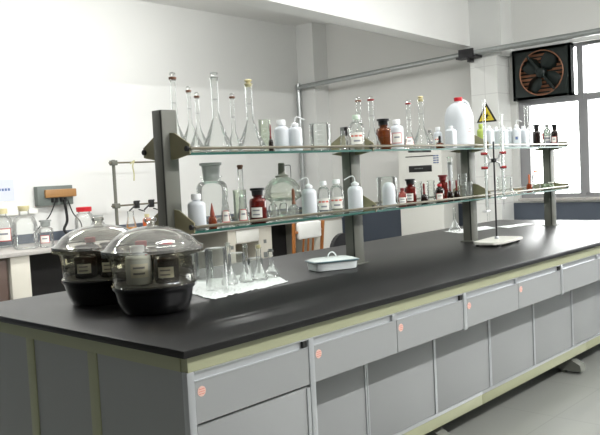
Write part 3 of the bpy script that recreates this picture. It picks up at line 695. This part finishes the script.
    ('volumetric_flask', 'vflask', 'B', 0.917, 0.818, 0.191, 0.0374, 228, {'stop': 'clear', 'neck': 0.3}, 'small volumetric flask leftmost of the stoppered four on the paper towel', 'flask', 'small volumetric flasks on the paper towel'),
    ('volumetric_flask', 'vflask', 'B', 1.014, 0.81, 0.177, 0.036, 227, {'stop': 'clear', 'neck': 0.3}, 'small volumetric flask second of four on the paper towel, round clear stopper', 'flask', 'small volumetric flasks on the paper towel'),
    ('volumetric_flask', 'vflask', 'B', 1.086, 0.799, 0.165, 0.041, 226, {'stop': 'cream', 'neck': 0.3}, 'small volumetric flask with cream stopper on the paper towel', 'flask', 'small volumetric flasks on the paper towel'),
    ('volumetric_flask', 'vflask', 'B', 1.179, 0.814, 0.136, 0.0397, 225, {'stop': 'gray', 'neck': 0.3}, 'small volumetric flask rightmost on the paper towel', 'flask', 'small volumetric flasks on the paper towel'),
    ('volumetric_flask', 'vflask', 'B', 3.531, 1.237, 0.184, 0.0432, 211, {'stop': 'clear', 'neck': 0.25}, 'slim glass flask alone on the worktop near the burette stand', 'flask', None),
    ('reagent_bottle', 'sbottle', 'C', 1.923, 5.005, 0.353, 0.0851, 244, {'cap': 'cream', 'lab': 'redbox'}, 'clear bottle with red-framed label at the left edge, wall counter', 'bottle', None),
    ('reagent_bottle', 'carboy', 'C', 1.893, 4.545, 0.378, 0.106, 243, {'cap': 'cream'}, 'large round clear glass bottle on the wall counter', 'bottle', None),
    ('reagent_bottle', 'rbottle', 'C', 2.055, 4.485, 0.243, 0.0627, 241, {'glass': 'clear', 'stop': 'gray', 'lab': 'redbox'}, 'small clear bottle with grey stopper and red-framed label below the outlet box', 'bottle', None),
]

# ------------------------------------------------------------------ glassware and bottles
MT = {'clear': 'clear', 'green': 'green', 'amber': 'amber', 'dred': 'dred', 'dark': 'dark', 'pinkc': 'pinkc', 'grayc': 'grayc', 'orange': 'orange', 'brownliq': 'brownliq'}
CAP = {'white': 'plasticw', 'palegreen': 'capgreen', 'gray': 'graycap', 'red': 'red', 'dred': 'dredr', 'yellowgreen': 'yg', 'clear': 'clear', 'cream': 'cream', 'black': 'blackr', 'pinkc': 'pinkc', 'brown': 'brownr'}
def label(t, kind, rf, z0, z1, ang, span=50):
    """paper label following the wall; rf(z) is the wall radius"""
    if kind == 'none': return
    if kind == 'blue': span *= .45; z0, z1 = z0+(z1-z0)*.3, z1-(z1-z0)*.3
    nu, nv = 12, 8; bm = bmesh.new(); g = []; span *= .85; zm = (z1-z0)*.06; z0 += zm; z1 -= zm
    US = [0, .05]+[.05+.9*i/10 for i in range(1, 10)]+[.95, 1]; VS = [0, .06, .22, .36, .50, .64, .78, .94, 1]
    for j in range(nv+1):
        z = z0+(z1-z0)*VS[j]; g.append([bm.verts.new(((rf(z)+.0009)*cos(radians(ang-span+2*span*US[i])), (rf(z)+.0009)*sin(radians(ang-span+2*span*US[i])), z)) for i in range(nu+1)])
    for j in range(nv):
        for i in range(nu):
            f = bm.faces.new((g[j][i], g[j][i+1], g[j+1][i+1], g[j+1][i])); e = i in (0, nu-1) or j in (0, nv-1)
            k = 0
            if kind == 'redbox': k = 1 if e else (3 if j == 4 and 2 < i < 9 else 0)
            elif kind == 'redtext': k = 1 if (j == 5 and i % 4 != 3) else (3 if j in (2,) and 2 < i < 9 else 0)
            elif kind == 'dark': k = 3 if j not in (3, 6) else 0
            elif kind == 'blue': k = 4 if not e else 0
            elif kind == 'white': k = 3 if j in (2, 5) and 1 < i < 9 else 0
            f.material_index = k
    mats = [M['label'], M['labelor'] if kind == 'redtext' else M['labelred'], M['labelred'], M['ink'], M['blue']]
    finish(bm, 'label', mats, t, True)
def inner(prof, th=.0018):
    return [(max(r-th, 0.0004), z) for r, z in reversed(prof)]
def lerp_r(prof):
    def f(z):
        for (r0, a), (r1, b) in zip(prof, prof[1:]):
            if a <= z <= b and b > a: return r0+(r1-r0)*(z-a)/(b-a)
        return prof[-1][0]
    return f
def body_round(r, h, sh, rn, hn, base=.08):
    """bottle profile: body radius r, shoulder begins at h, neck radius rn from height hn"""
    P = [(0, .003), (r*.8, 0), (r*.96, r*base), (r, r*.22)]
    P += [(r, h)]
    for k in range(1, 7):
        a = pi/2*k/6; P.append((rn+(r-rn)*cos(a), h+(hn-h)*sin(a)))
    return P
def k_vflask(t, h, r, ang, o):
    nr = max(r*o.get('neck', .3)*.95, .0055); r *= 1.0 if h < .2 else 1.06; hs = h*.045
    hb = min(r*2.3, h*.42)
    P = [(0, .004), (r*.72, 0), (r*.92, r*.10), (r, r*.30), (r*.97, r*.52)]
    for k in range(1, 9):
        u = k/8; P.append((nr+(r*.97-nr)*((1-u)**1.15), r*.52+(hb*1.05-r*.52)*u))
    ht = h-hs*1.9
    P += [(nr, hb*1.25), (nr, ht-.004), (nr*1.25, ht-.002), (nr*1.25, ht+.004)]
    lathe_o('glass_body', P, M['clear'], t, 24)
    mark = lathe_o('volume_mark', [(nr+.0004, 0), (nr+.0004, .0015)], M['ink'], t, 16); mark.location.z = hb*1.25+(ht-hb*1.25)*.35
    st = o.get('stop', 'clear')
    if o.get('lab'): label(t, o['lab'], lerp_r(P), r*.35, hb*.75, ang, 45)
    m = {'clear': M['clear'], 'brown': M['brownr'], 'cream': M['cream'], 'gray': M['graycap'], 'redring': M['clear']}[st]
    k = hs
    lathe_o('stopper', [(0, ht-k*.4), (nr*.8, ht-k*.4), (nr*1.05, ht+k*.25), (nr*1.3, ht+k*.4), (nr*.55, ht+k*.75), (nr*.6, ht+k*.9)]+
            [(nr*1.15*sin(pi*j/8)*.95+.0001, ht+k*1.0+k*.45*(1-cos(pi*j/8))) for j in range(2, 8)]+[(0, ht+k*1.9)], m if st in ('cream', 'gray') else M['clear'], t, 16)
    if st in ('brown', 'redring'):
        lathe_o('collar', [(nr*1.1, ht-k*.1), (nr*1.38, ht), (nr*1.38, ht+k*.5), (nr*1.1, ht+k*.55)], M['brownr'] if st == 'brown' else M['redr'], t, 16)
def k_beaker(t, h, r, ang, o):
    P = [(0, .003), (r*.86, .002), (r*.95, r*.1), (r*.95, h-.004), (r*1.02, h), (r*.99, h+.001), (r*.915, h-.005), (r*.915, r*.12), (r*.84, .005), (0, .006)]
    lathe_o('glass_body', P, M[{'green': 'green'}.get(o.get('tint'), 'clear')], t, 28)
    bm = bmesh.new()
    for k in range(4): lathe(bm, [(r*.956, 0), (r*.956, .0012)], 6, cz=h*(.25+.16*k), a0=radians(ang-20), a1=radians(ang+10))
    finish(bm, 'graduation', M['plasticw'], t)
def k_ibeaker(t, h, r, ang, o):
    P = [(r*1.02, .0), (r*.96, .005), (r*.93, h-r*.12), (r*.84, h-.001), (0, h-.002)]
    P = P+[(0, h-.0045), (r*.82, h-.004), (r*.90, h-r*.14), (r*.93, .006)]
    lathe_o('glass_body', P, M['clear'], t, 28)
def k_erlen(t, h, r, ang, o):
    rn = r*.42
    P = [(0, .003), (r*.9, 0), (r, r*.12), (r*.97, r*.25), (rn*1.05, h*.72), (rn, h*.78), (rn, h-.004), (rn*1.2, h-.001), (rn*1.05, h)]
    lathe_o('glass_body', P, M['clear'], t, 24)
    if o.get('liq'): lathe_o('liquid', [(0, .005), (r*.9, .006), (r*.9, r*.2), (r*.6, h*.38), (0, h*.38)], M['amberl'], t, 20)
    if o.get('lab'): label(t, o['lab'], lerp_r(P), h*.12, h*.55, ang, 42)
def k_pbottle(t, h, r, ang, o):
    m = {'yellowgreen': M['yg'], 'orange': M['orangep']}.get(o.get('body'), M['plastic'])
    rn = r*.42; ch = min(h*.16, .03)
    if o.get('cap') == 'none':
        P = body_round(r, h*.72, 0, rn*.6, h*.99); P.append((0, h)); ch = 0
    else: P = body_round(r, h*.68, 0, rn, h-ch-.006)+[(rn, h-ch)]
    lathe_o('bottle_body', P, m, t, 24)
    if ch: lathe_o('cap', [(0, h-ch), (rn*1.3, h-ch), (rn*1.35, h-.004), (rn*1.2, h), (0, h)], M[CAP[o['cap']]], t, 18)
    if o.get('lab'): label(t, o['lab'], lerp_r(P), h*.18, h*.58, ang, 50)
def k_sqbottle(t, h, r, ang, o):
    lathe_o('bottle_body', [(0, 0), (r*.88, 0), (r*.93, .004), (r*.93, h*.78), (r*.6, h*.86), (r*.34, h*.88), (r*.34, h*.9)], M['plastic'], t, 32, sq=6)
    lathe_o('cap', [(0, h*.9), (r*.42, h*.9), (r*.42, h), (0, h)], M['plasticw'], t, 16)
    if o.get('lab'): label(t, o['lab'], lambda z: r*.90, h*.2, h*.7, ang, 28)
def k_wash(t, h, r, ang, o):
    hb = h*.80; rn = r*.40
    P = body_round(r, hb*.74, 0, rn, hb*.90)+[(rn, hb*.93)]
    lathe_o('bottle_body', P, M['plastic'], t, 24)
    lathe_o('cap', [(0, hb*.92), (rn*1.3, hb*.92), (rn*1.3, hb), (rn*.7, hb*1.03), (rn*.3, hb*1.06), (0, hb*1.06)], M['plasticw'], t, 16)
    d = Vector((.68, -.73, 0))*o.get('nd', 1); s = r/.034
    tube_o('nozzle', smoothpath([Vector((0, 0, hb*1.02)), Vector((0, 0, h-.014*s)), d*.007+Vector((0, 0, h-.002)), d*.022*s+Vector((0, 0, h-.003)), d*.048*s+Vector((0, 0, h-.016*s))]), .0028, M['plasticw'], t, 8)
    if o.get('lab'): label(t, o['lab'], lerp_r(P), hb*.2, hb*.65, ang, 50)
def k_rbottle(t, h, r, ang, o):
    g = o['glass']; rn = r*.52; hs = h*.24; hn = h-hs
    P = body_round(r, hn*.80, 0, rn, hn*.95)+[(rn, hn), (rn*1.25, hn+.002), (rn*1.25, hn+.006)]
    lathe_o('bottle_body', P, M[g], t, 24)
    if g != 'clear': lathe_o('contents', [(0, .003), (r*.8, .004), (r*.93, r*.2), (r*.93, hn*.55), (0, hn*.55)], pbr('dark_red_liquid', (104, 24, 14), .3) if g == 'dred' else M['dark'] if g == 'dark' else pbr('amber_liquid_dark', (116, 60, 22), .3), t, 20)
    sm = {'black': 'blackr', 'dred': 'dredr', 'gray': 'frost'}[o['stop']]
    lathe_o('stopper', [(0, hn*.98), (rn*.9, hn*.98), (rn*1.25, hn+hs*.12), (rn*1.32, hn+hs*.68), (rn*1.66, hn+hs*.74), (rn*1.66, h-.001), (rn*1.5, h), (0, h)], M[sm], t, 20)
    if o.get('lab'): label(t, o['lab'], lerp_r(P), hn*.2, hn*.62, ang-12, 44)
def k_sbottle(t, h, r, ang, o):
    rn = r*(.40 if not o.get('capw') else .62); ch = h*.13
    P = body_round(r, h*.56, 0, rn, h*.82)+[(rn, h-ch)]
    lathe_o('bottle_body', P, M[MT.get(o.get('body', 'clear'), 'clear')], t, 24)
    if o.get('body') in ('brownliq', 'dark', 'pinkc'):
        lathe_o('contents', [(0, .003), (r*.8, .004), (r*.94, r*.2), (r*.94, h*.45), (0, h*.45)], {'brownliq': pbr('brown_liquid', (58, 46, 38), .2), 'dark': pbr('dark_liquid', (40, 20, 18), .3), 'pinkc': pbr('red_liquid', (130, 40, 36), .3)}[o['body']], t, 20)
    c = o.get('cap', 'white')
    lathe_o('cap', [(0, h-ch), (rn*1.25, h-ch), (rn*1.28, h-.003), (rn*1.15, h), (0, h)], M[CAP[c]], t, 18)
    if o.get('lab'): label(t, o['lab'], lerp_r(P), h*.14, h*.52, ang, 52)
def k_dropper(t, h, r, ang, o):
    hb = h*.48; rn = r*.3
    lathe_o('bottle_body', body_round(r, hb*.68, 0, rn, hb*.95)+[(rn, hb)], M[{'dark': 'dark', 'amber': 'amber', 'clear': 'clear', 'orange': 'orange'}[o['body']]], t, 18)
    if o['body'] != 'clear': lathe_o('contents', [(0, .002), (r*.75, .002), (r*.9, r*.3), (r*.9, hb*.6), (0, hb*.6)], M['orangep'] if o['body'] == 'orange' else M['dredr'], t, 16)
    m = {'dred': 'dredr', 'black': 'blackr', 'red': 'redr', 'brown': 'brownr', 'orange': 'orangep'}[o['bulb']]
    lathe_o('rubber_bulb', [(rn*1.3, hb), (rn*1.4, hb+.006), (rn*.9, hb+.012), (rn*.95, h*.65), (rn*1.15, h*.80), (rn*.95, h*.95), (0, h)], M[m], t, 14)
def k_cone(t, h, r, ang, o):
    lathe_o('bottle_body', body_round(r, h*.30, 0, r*.55, h*.48), M['orange'], t, 18)
    lathe_o('contents', [(0, .002), (r*.8, .002), (r*.92, r*.2), (r*.92, h*.28), (0, h*.28)], M['brownr'], t, 16)
    lathe_o('cone_tip', [(r*.5, h*.46), (r*.55, h*.55), (r*.12, h*.97), (0, h)], pbr('brick_rubber', (140, 62, 44), .5), t, 14)
def k_cyl(t, h, r, ang, o):
    lathe_o('foot', [(0, 0), (r*1.35, 0), (r*1.35, .006), (r*.6, .012), (r*.5, .016)], M['clear'], t, 16, sq=0)
    lathe_o('glass_tube', [(0, .016), (r*.78, .016), (r*.82, .022), (r*.82, h-.012), (r, h-.008), (r*.98, h-.006)], M['clear'], t, 18)
    if o.get('fill'): lathe_o('white_core', [(0, .024), (r*.72, .024), (r*.72, h*.86), (0, h*.86)], M['plasticw'], t, 16)  # white rod put inside so the tube comes out white
    if o.get('stop'): lathe_o('stopper', [(0, h-.02), (r*.7, h-.02), (r*1.0, h-.004), (r*.7, h), (0, h)], M['brownr'], t, 14)
    bm = bmesh.new()
    for k in range(10): lathe(bm, [(r*.83, 0), (r*.83, .001)], 5, cz=h*(.18+.07*k), a0=radians(ang-25), a1=radians(ang+10))
    finish(bm, 'graduation', M['ink'], t)
def k_jug(t, h, r, ang, o):
    rn = r*.27
    P = [(0, .004), (r*.9, 0), (r, r*.1), (r, h*.55), (r*.97, h*.66), (r*.80, h*.80), (r*.5, h*.875), (rn, h*.90), (rn, h*.93)]
    lathe_o('jug_body', P, M['plastic'], t, 36, sq=3.2)
    lathe_o('cap', [(0, h*.925), (rn*1.2, h*.925), (rn*1.25, h*.99), (rn*1.1, h), (0, h)], M['red'], t, 20)
    tube_o('handle', smoothpath([(rn*.8, -rn*.3, h*.90), (r*.5, -r*.2, h*.93), (r*.85, -r*.35, h*.86), (r*.9, -r*.4, h*.70)]), .009, M['plastic'], t, 8)
    label(t, 'redbox', lambda z: r*1.03, h*.30, h*.43, 262, 13)
def k_jar(t, h, r, ang, o):
    rn = r*.60; hn = h*.76
    P = body_round(r, h*.58, 0, rn, h*.71)+[(rn, hn), (rn*1.15, hn+.003), (rn*1.15, hn+.007)]
    lathe_o('glass_body', P, M['clear'], t, 32)
    lathe_o('stopper', [(0, hn*.94), (rn*.85, hn*.94), (rn*1.0, h*.95), (rn*1.22, h*.965), (rn*1.22, h), (rn*1.1, h*1.004), (0, h)], M['frost'], t, 28)
def k_carboy(t, h, r, ang, o):
    rn = r*.42
    P = body_round(r, h*.50, 0, rn, h*.78)+[(rn, h*.9), (rn*1.15, h*.91), (rn*1.15, h*.93)]
    lathe_o('glass_body', P, M['clear'], t, 32)
    lathe_o('stopper', [(0, h*.88), (rn*.8, h*.88), (rn*1.1, h*.95), (rn*1.1, h), (0, h)], M['cream'], t, 20)
def k_appar(t, h, r, ang, o):
    P = [(0, .004), (r*.55, 0), (r*.7, .01), (r*.72, h*.30), (r*.98, h*.36), (r*1.02, h*.42), (r*.98, h*.56), (r*.70, h*.68), (r*.34, h*.74), (r*.24, h*.76)]
    lathe_o('glass_body', P, M['green'], t, 32)
    lathe_o('rim_band', [(r*1.0, h*.36), (r*1.06, h*.39), (r*1.06, h*.43), (r*1.0, h*.46)], M['desic'], t, 32)
    lathe_o('grey_neck', [(r*.36, h*.74), (r*.38, h*.77), (r*.21, h*.79), (r*.19, h*.985), (r*.15, h), (0, h)], pbr('grey_ground_glass', (128, 128, 118), .35), t, 20)
    d = Vector((.68, -.73, 0))
    tube_o('bent_tube', smoothpath([d*r*.1+Vector((0, 0, h*.95)), d*r*.45+Vector((0, 0, h*.95)), d*r*.5+Vector((0, 0, h*.90)), d*r*.5+Vector((0, 0, h*.72))], 5), .0022, M['graycap'], t, 6)
def k_dish(t, h, r, ang, o):
    h = .028
    lathe_o('dish_body', [(0, 0), (r*.6, 0), (r, h), (r*.96, h), (r*.56, .004), (0, .004)], M['clear'], t, 24)
    bm = bmesh.new()
    for k in range(7):
        a = k*2.4; q = r*.5*math.sqrt(k/7); lathe(bm, [(0, 0), (.010, .004), (.012, .012), (.007, .02), (0, .022)], 8, cx=q*cos(a), cy=q*sin(a), cz=.004)
    finish(bm, 'orange_stoppers', pbr('pale_orange', (226, 170, 120), .5), t, True)
def k_cloth(t, h, r, ang, o):
    bm = bmesh.new(); bmesh.ops.create_icosphere(bm, subdivisions=3, radius=1)
    rnd = random.Random(5)
    for v in bm.verts:
        n = .82+.3*rnd.random()
        v.co = Vector((v.co.x*r*1.35*n, v.co.y*r*.62*n, max(0, (v.co.z*.5+.35)*.05*n)))
    finish(bm, 'wrapper', M['greenb'], t, False)
    bm = bmesh.new(); bx(bm, .0, .04, -.03, .0, .045, .053, bev=.002); finish(bm, 'white_tab', M['label'], t)
ZL = {'U': Z1, 'L': Z2, 'B': TOP, 'C': .80}
FN = dict(vflask=k_vflask, beaker=k_beaker, ibeaker=k_ibeaker, erlen=k_erlen, pbottle=k_pbottle, sqbottle=k_sqbottle, wash=k_wash, rbottle=k_rbottle,
          sbottle=k_sbottle, dropper=k_dropper, cone=k_cone, cyl=k_cyl, jug=k_jug, jar=k_jar, carboy=k_carboy, appar=k_appar, dish=k_dish, cloth=k_cloth)
for (n, k, l, x, y, h, r, ang, o, lab, cat, g) in ITEMS:
    dz = .004 if (l == 'B' and x < 2) else .0002
    t = thing(n, (x, y, ZL[l]+dz), lab, cat, g)
    FN[k](t, h, r, ang, o)

# ------------------------------------------------------------------ desiccators
def desiccator(x, y, lab):
    t = thing('desiccator', (x, y, TOP), lab, 'desiccator', 'glass desiccators on the worktop')
    P = [(0, .012), (.100, .012), (.112, 0), (.124, .006), (.138, .04), (.147, .074), (.151, .086), (.158, .093), (.158, .104), (.150, .110),
         (.153, .16), (.160, .205), (.170, .212), (.188, .215), (.189, .226), (.152, .2265)]
    lathe_o('bowl', P[8:], M['bowl'], t, 48, ang=60)
    lathe_o('bowl_foot', P[:9], M['base'], t, 48, ang=60)
    lathe_o('desiccant', [(0, .014), (.102, .014), (.120, .009), (.134, .042), (.144, .074), (.148, .088), (0, .09)], M['gel'], t, 40)
    lathe_o('perforated_plate', [(0, .102), (.143, .102), (.143, .108), (0, .108)], pbr('dark_plate', (44, 42, 44), .4), t, 40)
    lid = lathe_o('lid', [(.150, .2275), (.189, .228), (.190, .238), (.176, .244), (.166, .254), (.146, .276), (.112, .297), (.07, .311), (.032, .317), (.016, .319)], M['desic'], t, 48, ang=60)
    lathe_o('knob', [(.017, .316), (.014, .324), (.019, .332), (.024, .336), (.024, .345), (.020, .349), (0, .350)], M['desic'], lid, 24)
desiccator(.372, .628, 'large glass desiccator with domed lid nearest the bench corner, right of the pair')
desiccator(.392, 1.012, 'large glass desiccator with domed lid behind, left of the pair')
A_, B_ = (.372, .628), (.392, 1.012)
ins = [ # inside the desiccators
 (A_[0]-.066, A_[1]+.0, 'pbottle', .15, .046, dict(cap='white', lab='white'), 'white plastic bottle inside the right desiccator', 'plastic_bottle'),
 (A_[0]+.006, A_[1]-.073, 'rbottle', .145, .045, dict(glass='dark', stop='black', lab='white'), 'black bottle with pale label inside the right desiccator', 'reagent_bottle'),
 (A_[0]-.0, A_[1]+.068, 'sbottle', .16, .043, dict(cap='red', body='dark', lab='redtext'), 'dark bottle with red cap at the back left of the right desiccator', 'reagent_bottle'),
 (A_[0]+.067, A_[1]+.0, 'sbottle', .15, .043, dict(cap='red', body='dark', lab='none'), 'dark bottle with red cap at the back right inside the right desiccator', 'reagent_bottle'),
 (B_[0]-.070, B_[1]+.0, 'rbottle', .14, .044, dict(glass='dark', stop='black', lab='white'), 'dark bottle with white label at the left inside the left desiccator', 'reagent_bottle'),
 (B_[0]-.0, B_[1]-.070, 'rbottle', .145, .044, dict(glass='dark', stop='black', lab='white'), 'dark bottle with cream label at the front inside the left desiccator', 'reagent_bottle'),
 (B_[0]+.068, B_[1]+.0, 'sbottle', .14, .043, dict(cap='red', body='dark', lab='redtext'), 'dark bottle with red cap at the right inside the left desiccator', 'reagent_bottle'),
 (B_[0]-.0, B_[1]+.068, 'sbottle', .165, .043, dict(cap='red', body='dark', lab='none'), 'dark bottle with red cap at the back of the left desiccator', 'reagent_bottle'),
]
for x, y, k, h, r, o, lab, nm in ins:
    t = thing(nm, (x, y, TOP+.1082), lab, 'bottle', 'bottles inside the desiccators')
    FN[k](t, h*.95, r, 240, o)

# ------------------------------------------------------------------ paper towel, tray, burette stand, sheets
def sheet(name, quad, lab, amp, n=26, cat='paper'):
    a, b, c, d = [Vector((q[0], q[1], 0)) for q in quad]; rnd = random.Random(len(lab)); bm = bmesh.new(); g = []
    from mathutils import noise
    for j in range(n+1):
        v = j/n; row = []
        for i in range(n+1):
            u = i/n; p_ = (a*(1-u)+b*u)*(1-v)+(d*(1-u)+c*u)*v
            e = noise.noise(p_*14)*.012; p_ = p_+Vector((e, noise.noise(p_*11+Vector((5, 0, 0)))*.012, 0))
            z = abs(noise.noise(p_*38))*amp+abs(noise.noise(p_*90))*amp*.5
            row.append(bm.verts.new((p_.x, p_.y, TOP+.0008+z)))
        g.append(row)
    for j in range(n):
        for i in range(n): bm.faces.new((g[j][i], g[j][i+1], g[j+1][i+1], g[j+1][i]))
    o = finish(bm, name, M['tissue'], None, False); mo = o.modifiers.new('thick', 'SOLIDIFY'); mo.thickness = .0005; mo.offset = 1
    return tag(o, lab, cat)
sheet('paper_towel', [(.625, .60), (1.12, .645), (1.30, .98), (.80, 1.16)], 'crumpled white paper towel spread under the upturned beakers and small flasks', .007, 44, 'paper towel')
sheet('paper_sheet', [(3.40, 1.12), (3.84, 1.06), (4.0, 1.24), (3.52, 1.32)], 'white paper sheet lying on the worktop behind the third post', .003)
sheet('paper_sheet', [(3.86, .98), (4.22, .93), (4.30, 1.06), (3.94, 1.12)], 'white paper sheet nearer the last post on the worktop', .003)

t = thing('enamel_tray', (1.548, .752, TOP), 'white enamel tray with a lid and loop handle on the worktop', 'tray', rz=radians(-24)); t.scale = (.95, .95, 1)
lathe_p = [(0, .001), (.120, 0), (.128, .006), (.138, .036), (.142, .038)]
def rrect(bm, prof, asp, mi=0, seg=48):
    rings = []
    for r, z in prof:
        ring = []
        for i in range(seg):
            a = 2*pi*i/seg; k = (abs(cos(a))**5+abs(sin(a))**5)**(-1/5)
            off = r-.12
            ring.append(bm.verts.new(((.12+off)*k*cos(a), (.12*asp+off)*k*sin(a), z)))
        rings.append(ring)
    for A, B in zip(rings, rings[1:]):
        for i in range(seg): f = bm.faces.new((A[i], A[(i+1) % seg], B[(i+1) % seg], B[i])); f.material_index = mi
    for R_ in (rings[0], rings[-1]): bm.faces.new(R_).material_index = mi
bm = bmesh.new(); rrect(bm, [(.112, 0), (.120, .004), (.126, .040), (.128, .042)], .62); finish(bm, 'pan', M['enamel'], t, True)
bm = bmesh.new(); rrect(bm, [(.130, .0425), (.135, .044), (.135, .047), (.128, .0495)], .62); finish(bm, 'lid_rim', M['enamelrim'], t, True)
bm = bmesh.new(); rrect(bm, [(.128, .0497), (.105, .057), (.08, .061), (.03, .062)], .62); lid = finish(bm, 'lid', M['enamel'], t, True)
tube_o('loop_handle', [(.024*cos(pi*i/10), .0, .058+.028*sin(pi*i/10)) for i in range(11)], .0035, M['enamel'], lid, 8)

# burette stand
t = thing('burette_stand', (2.84, .525, TOP), 'burette stand with a white base plate and black rod on the worktop', 'stand', rz=radians(7))
bm = bmesh.new()
prism(bm, [(-.20, -.05), (-.14, -.085), (.17, -.095), (.20, -.06), (.20, .05), (.16, .095), (-.15, .095), (-.20, .06)], 'z', .012, .028)
bmesh.ops.bevel(bm, geom=bm.edges[:], offset=.003, segments=2, affect='EDGES'); finish(bm, 'base_plate', M['marble'], t, True)
for x, y in ((-.15, -.06), (.15, -.07), (.15, .07), (-.15, .07)): lathe_o('foot', [(0, 0), (.012, 0), (.010, .013), (0, .013)], M['blackr'], t, 12, (x, y, 0))
tube_o('rod', [(.022, .016, .026), (.022, .016, .62)], .0055, M['darksteel'], t, 10)
lathe_o('rod_nut', [(0, .028), (.014, .028), (.012, .04), (.006, .044)], M['steel'], t, 12, (.022, .016, 0))
D = Vector((cos(radians(-47-7)), sin(radians(-47-7)), 0)); Nn = Vector((-D.y, D.x, 0))
cl = bpy.data.objects.new('butterfly_clamp', None); COL.objects.link(cl); cl.parent = t; cl.scale = (.86,)*3; cl.location = (.022, .016, 1.355-TOP)
tag(cl, None)
bm = bmesh.new(); bx(bm, -.018, .018, -.016, .016, -.014, .014, bev=.004); tube(bm, [D*.0, -Nn*.05], .006, 8); finish(bm, 'clamp_body', M['darksteel'], cl, True)
for s in (-1, 1):
    bm = bmesh.new()
    for q in (-1, 1):
        tube(bm, smoothpath([D*s*.012+Vector((0, 0, q*.008)), D*s*.035+Vector((0, 0, q*.018)), D*s*.040+Vector((0, 0, q*.038)), D*s*.065+Vector((0, 0, q*.050))]), .006, 8)
    finish(bm, 'clamp_arm', M['steel'], cl, True)
    for q in (-1, 1):
        bm = bmesh.new()
        c = D*s*.066+Vector((0, 0, q*.050))
        tube(bm, [c-D*.022+Nn*.008, c+D*.022+Nn*.008], .010, 8); tube(bm, [c-D*.016-Nn*.012, c+D*.016-Nn*.012], .009, 8)
        finish(bm, 'rubber_jaw', M['redr'], cl, True)
Dw = Vector((cos(radians(-47)), sin(radians(-47)), 0)); bc = Vector((2.86, .544, 0))
for s, lo, hi, lab in ((-1, .985, 1.72, 'long glass burette clamped on the left of the burette stand'), (1, 1.06, 1.63, 'shorter glass burette clamped on the right of the burette stand')):
    c = bc+Dw*s*.051
    b = thing('burette', (c.x, c.y, lo), lab, 'burette')
    bm = bmesh.new(); lathe(bm, [(.0015, 0), (.0025, .03), (.004, .06), (.0085, .09), (.0085, hi-lo-.01), (.011, hi-lo)], 14); finish(bm, 'glass_tube', M['clear'], b, True)
    bm = bmesh.new(); tube(bm, [(-.02, 0, .065), (.03, 0, .065)], .006, 8); bx(bm, -.03, -.02, -.016, .016, .058, .072, bev=.002); finish(bm, 'stopcock', M['clear'] if s > 0 else M['plasticw'], b, True)
    bm = bmesh.new()
    for k in range(16): lathe(bm, [(.0088, 0), (.0088, .0012)], 6, cz=.12+k*(hi-lo-.16)/16, a0=radians(190), a1=radians(250))
    finish(bm, 'graduation', M['ink'], b)
    lathe_o('liquid', [(0, .09), (.0075, .092), (.0075, (hi-lo)*.8), (0, (hi-lo)*.8)], pbr('clear_water', (226, 232, 230), .1), b, 12)

# ------------------------------------------------------------------ camera and view
cd = bpy.data.cameras.new('camera'); cam = bpy.data.objects.new('camera', cd); COL.objects.link(cam); SC.camera = cam
cd.sensor_fit = 'HORIZONTAL'; cd.sensor_width = 36; cd.lens = 752.72*36/600; cd.clip_start = .05; cd.clip_end = 200
yaw, pit, rol = radians(42.6647), radians(-3.2972), radians(-2.9166)
fw = Vector((cos(yaw)*cos(pit), sin(yaw)*cos(pit), sin(pit))); rt = Vector((sin(yaw), -cos(yaw), 0)); up = rt.cross(fw)
r2 = rt*cos(rol)+up*sin(rol); u2 = up*cos(rol)-rt*sin(rol)
mt = Matrix((r2, u2, -fw)).transposed().to_4x4(); mt.translation = Vector((-1.3081, -1.6776, 1.3319)); cam.matrix_world = mt
vs = SC.view_settings; vs.view_transform = 'Standard'; vs.look = 'None'; vs.gamma = 1; vs.use_curve_mapping = False; vs.exposure = EXPO
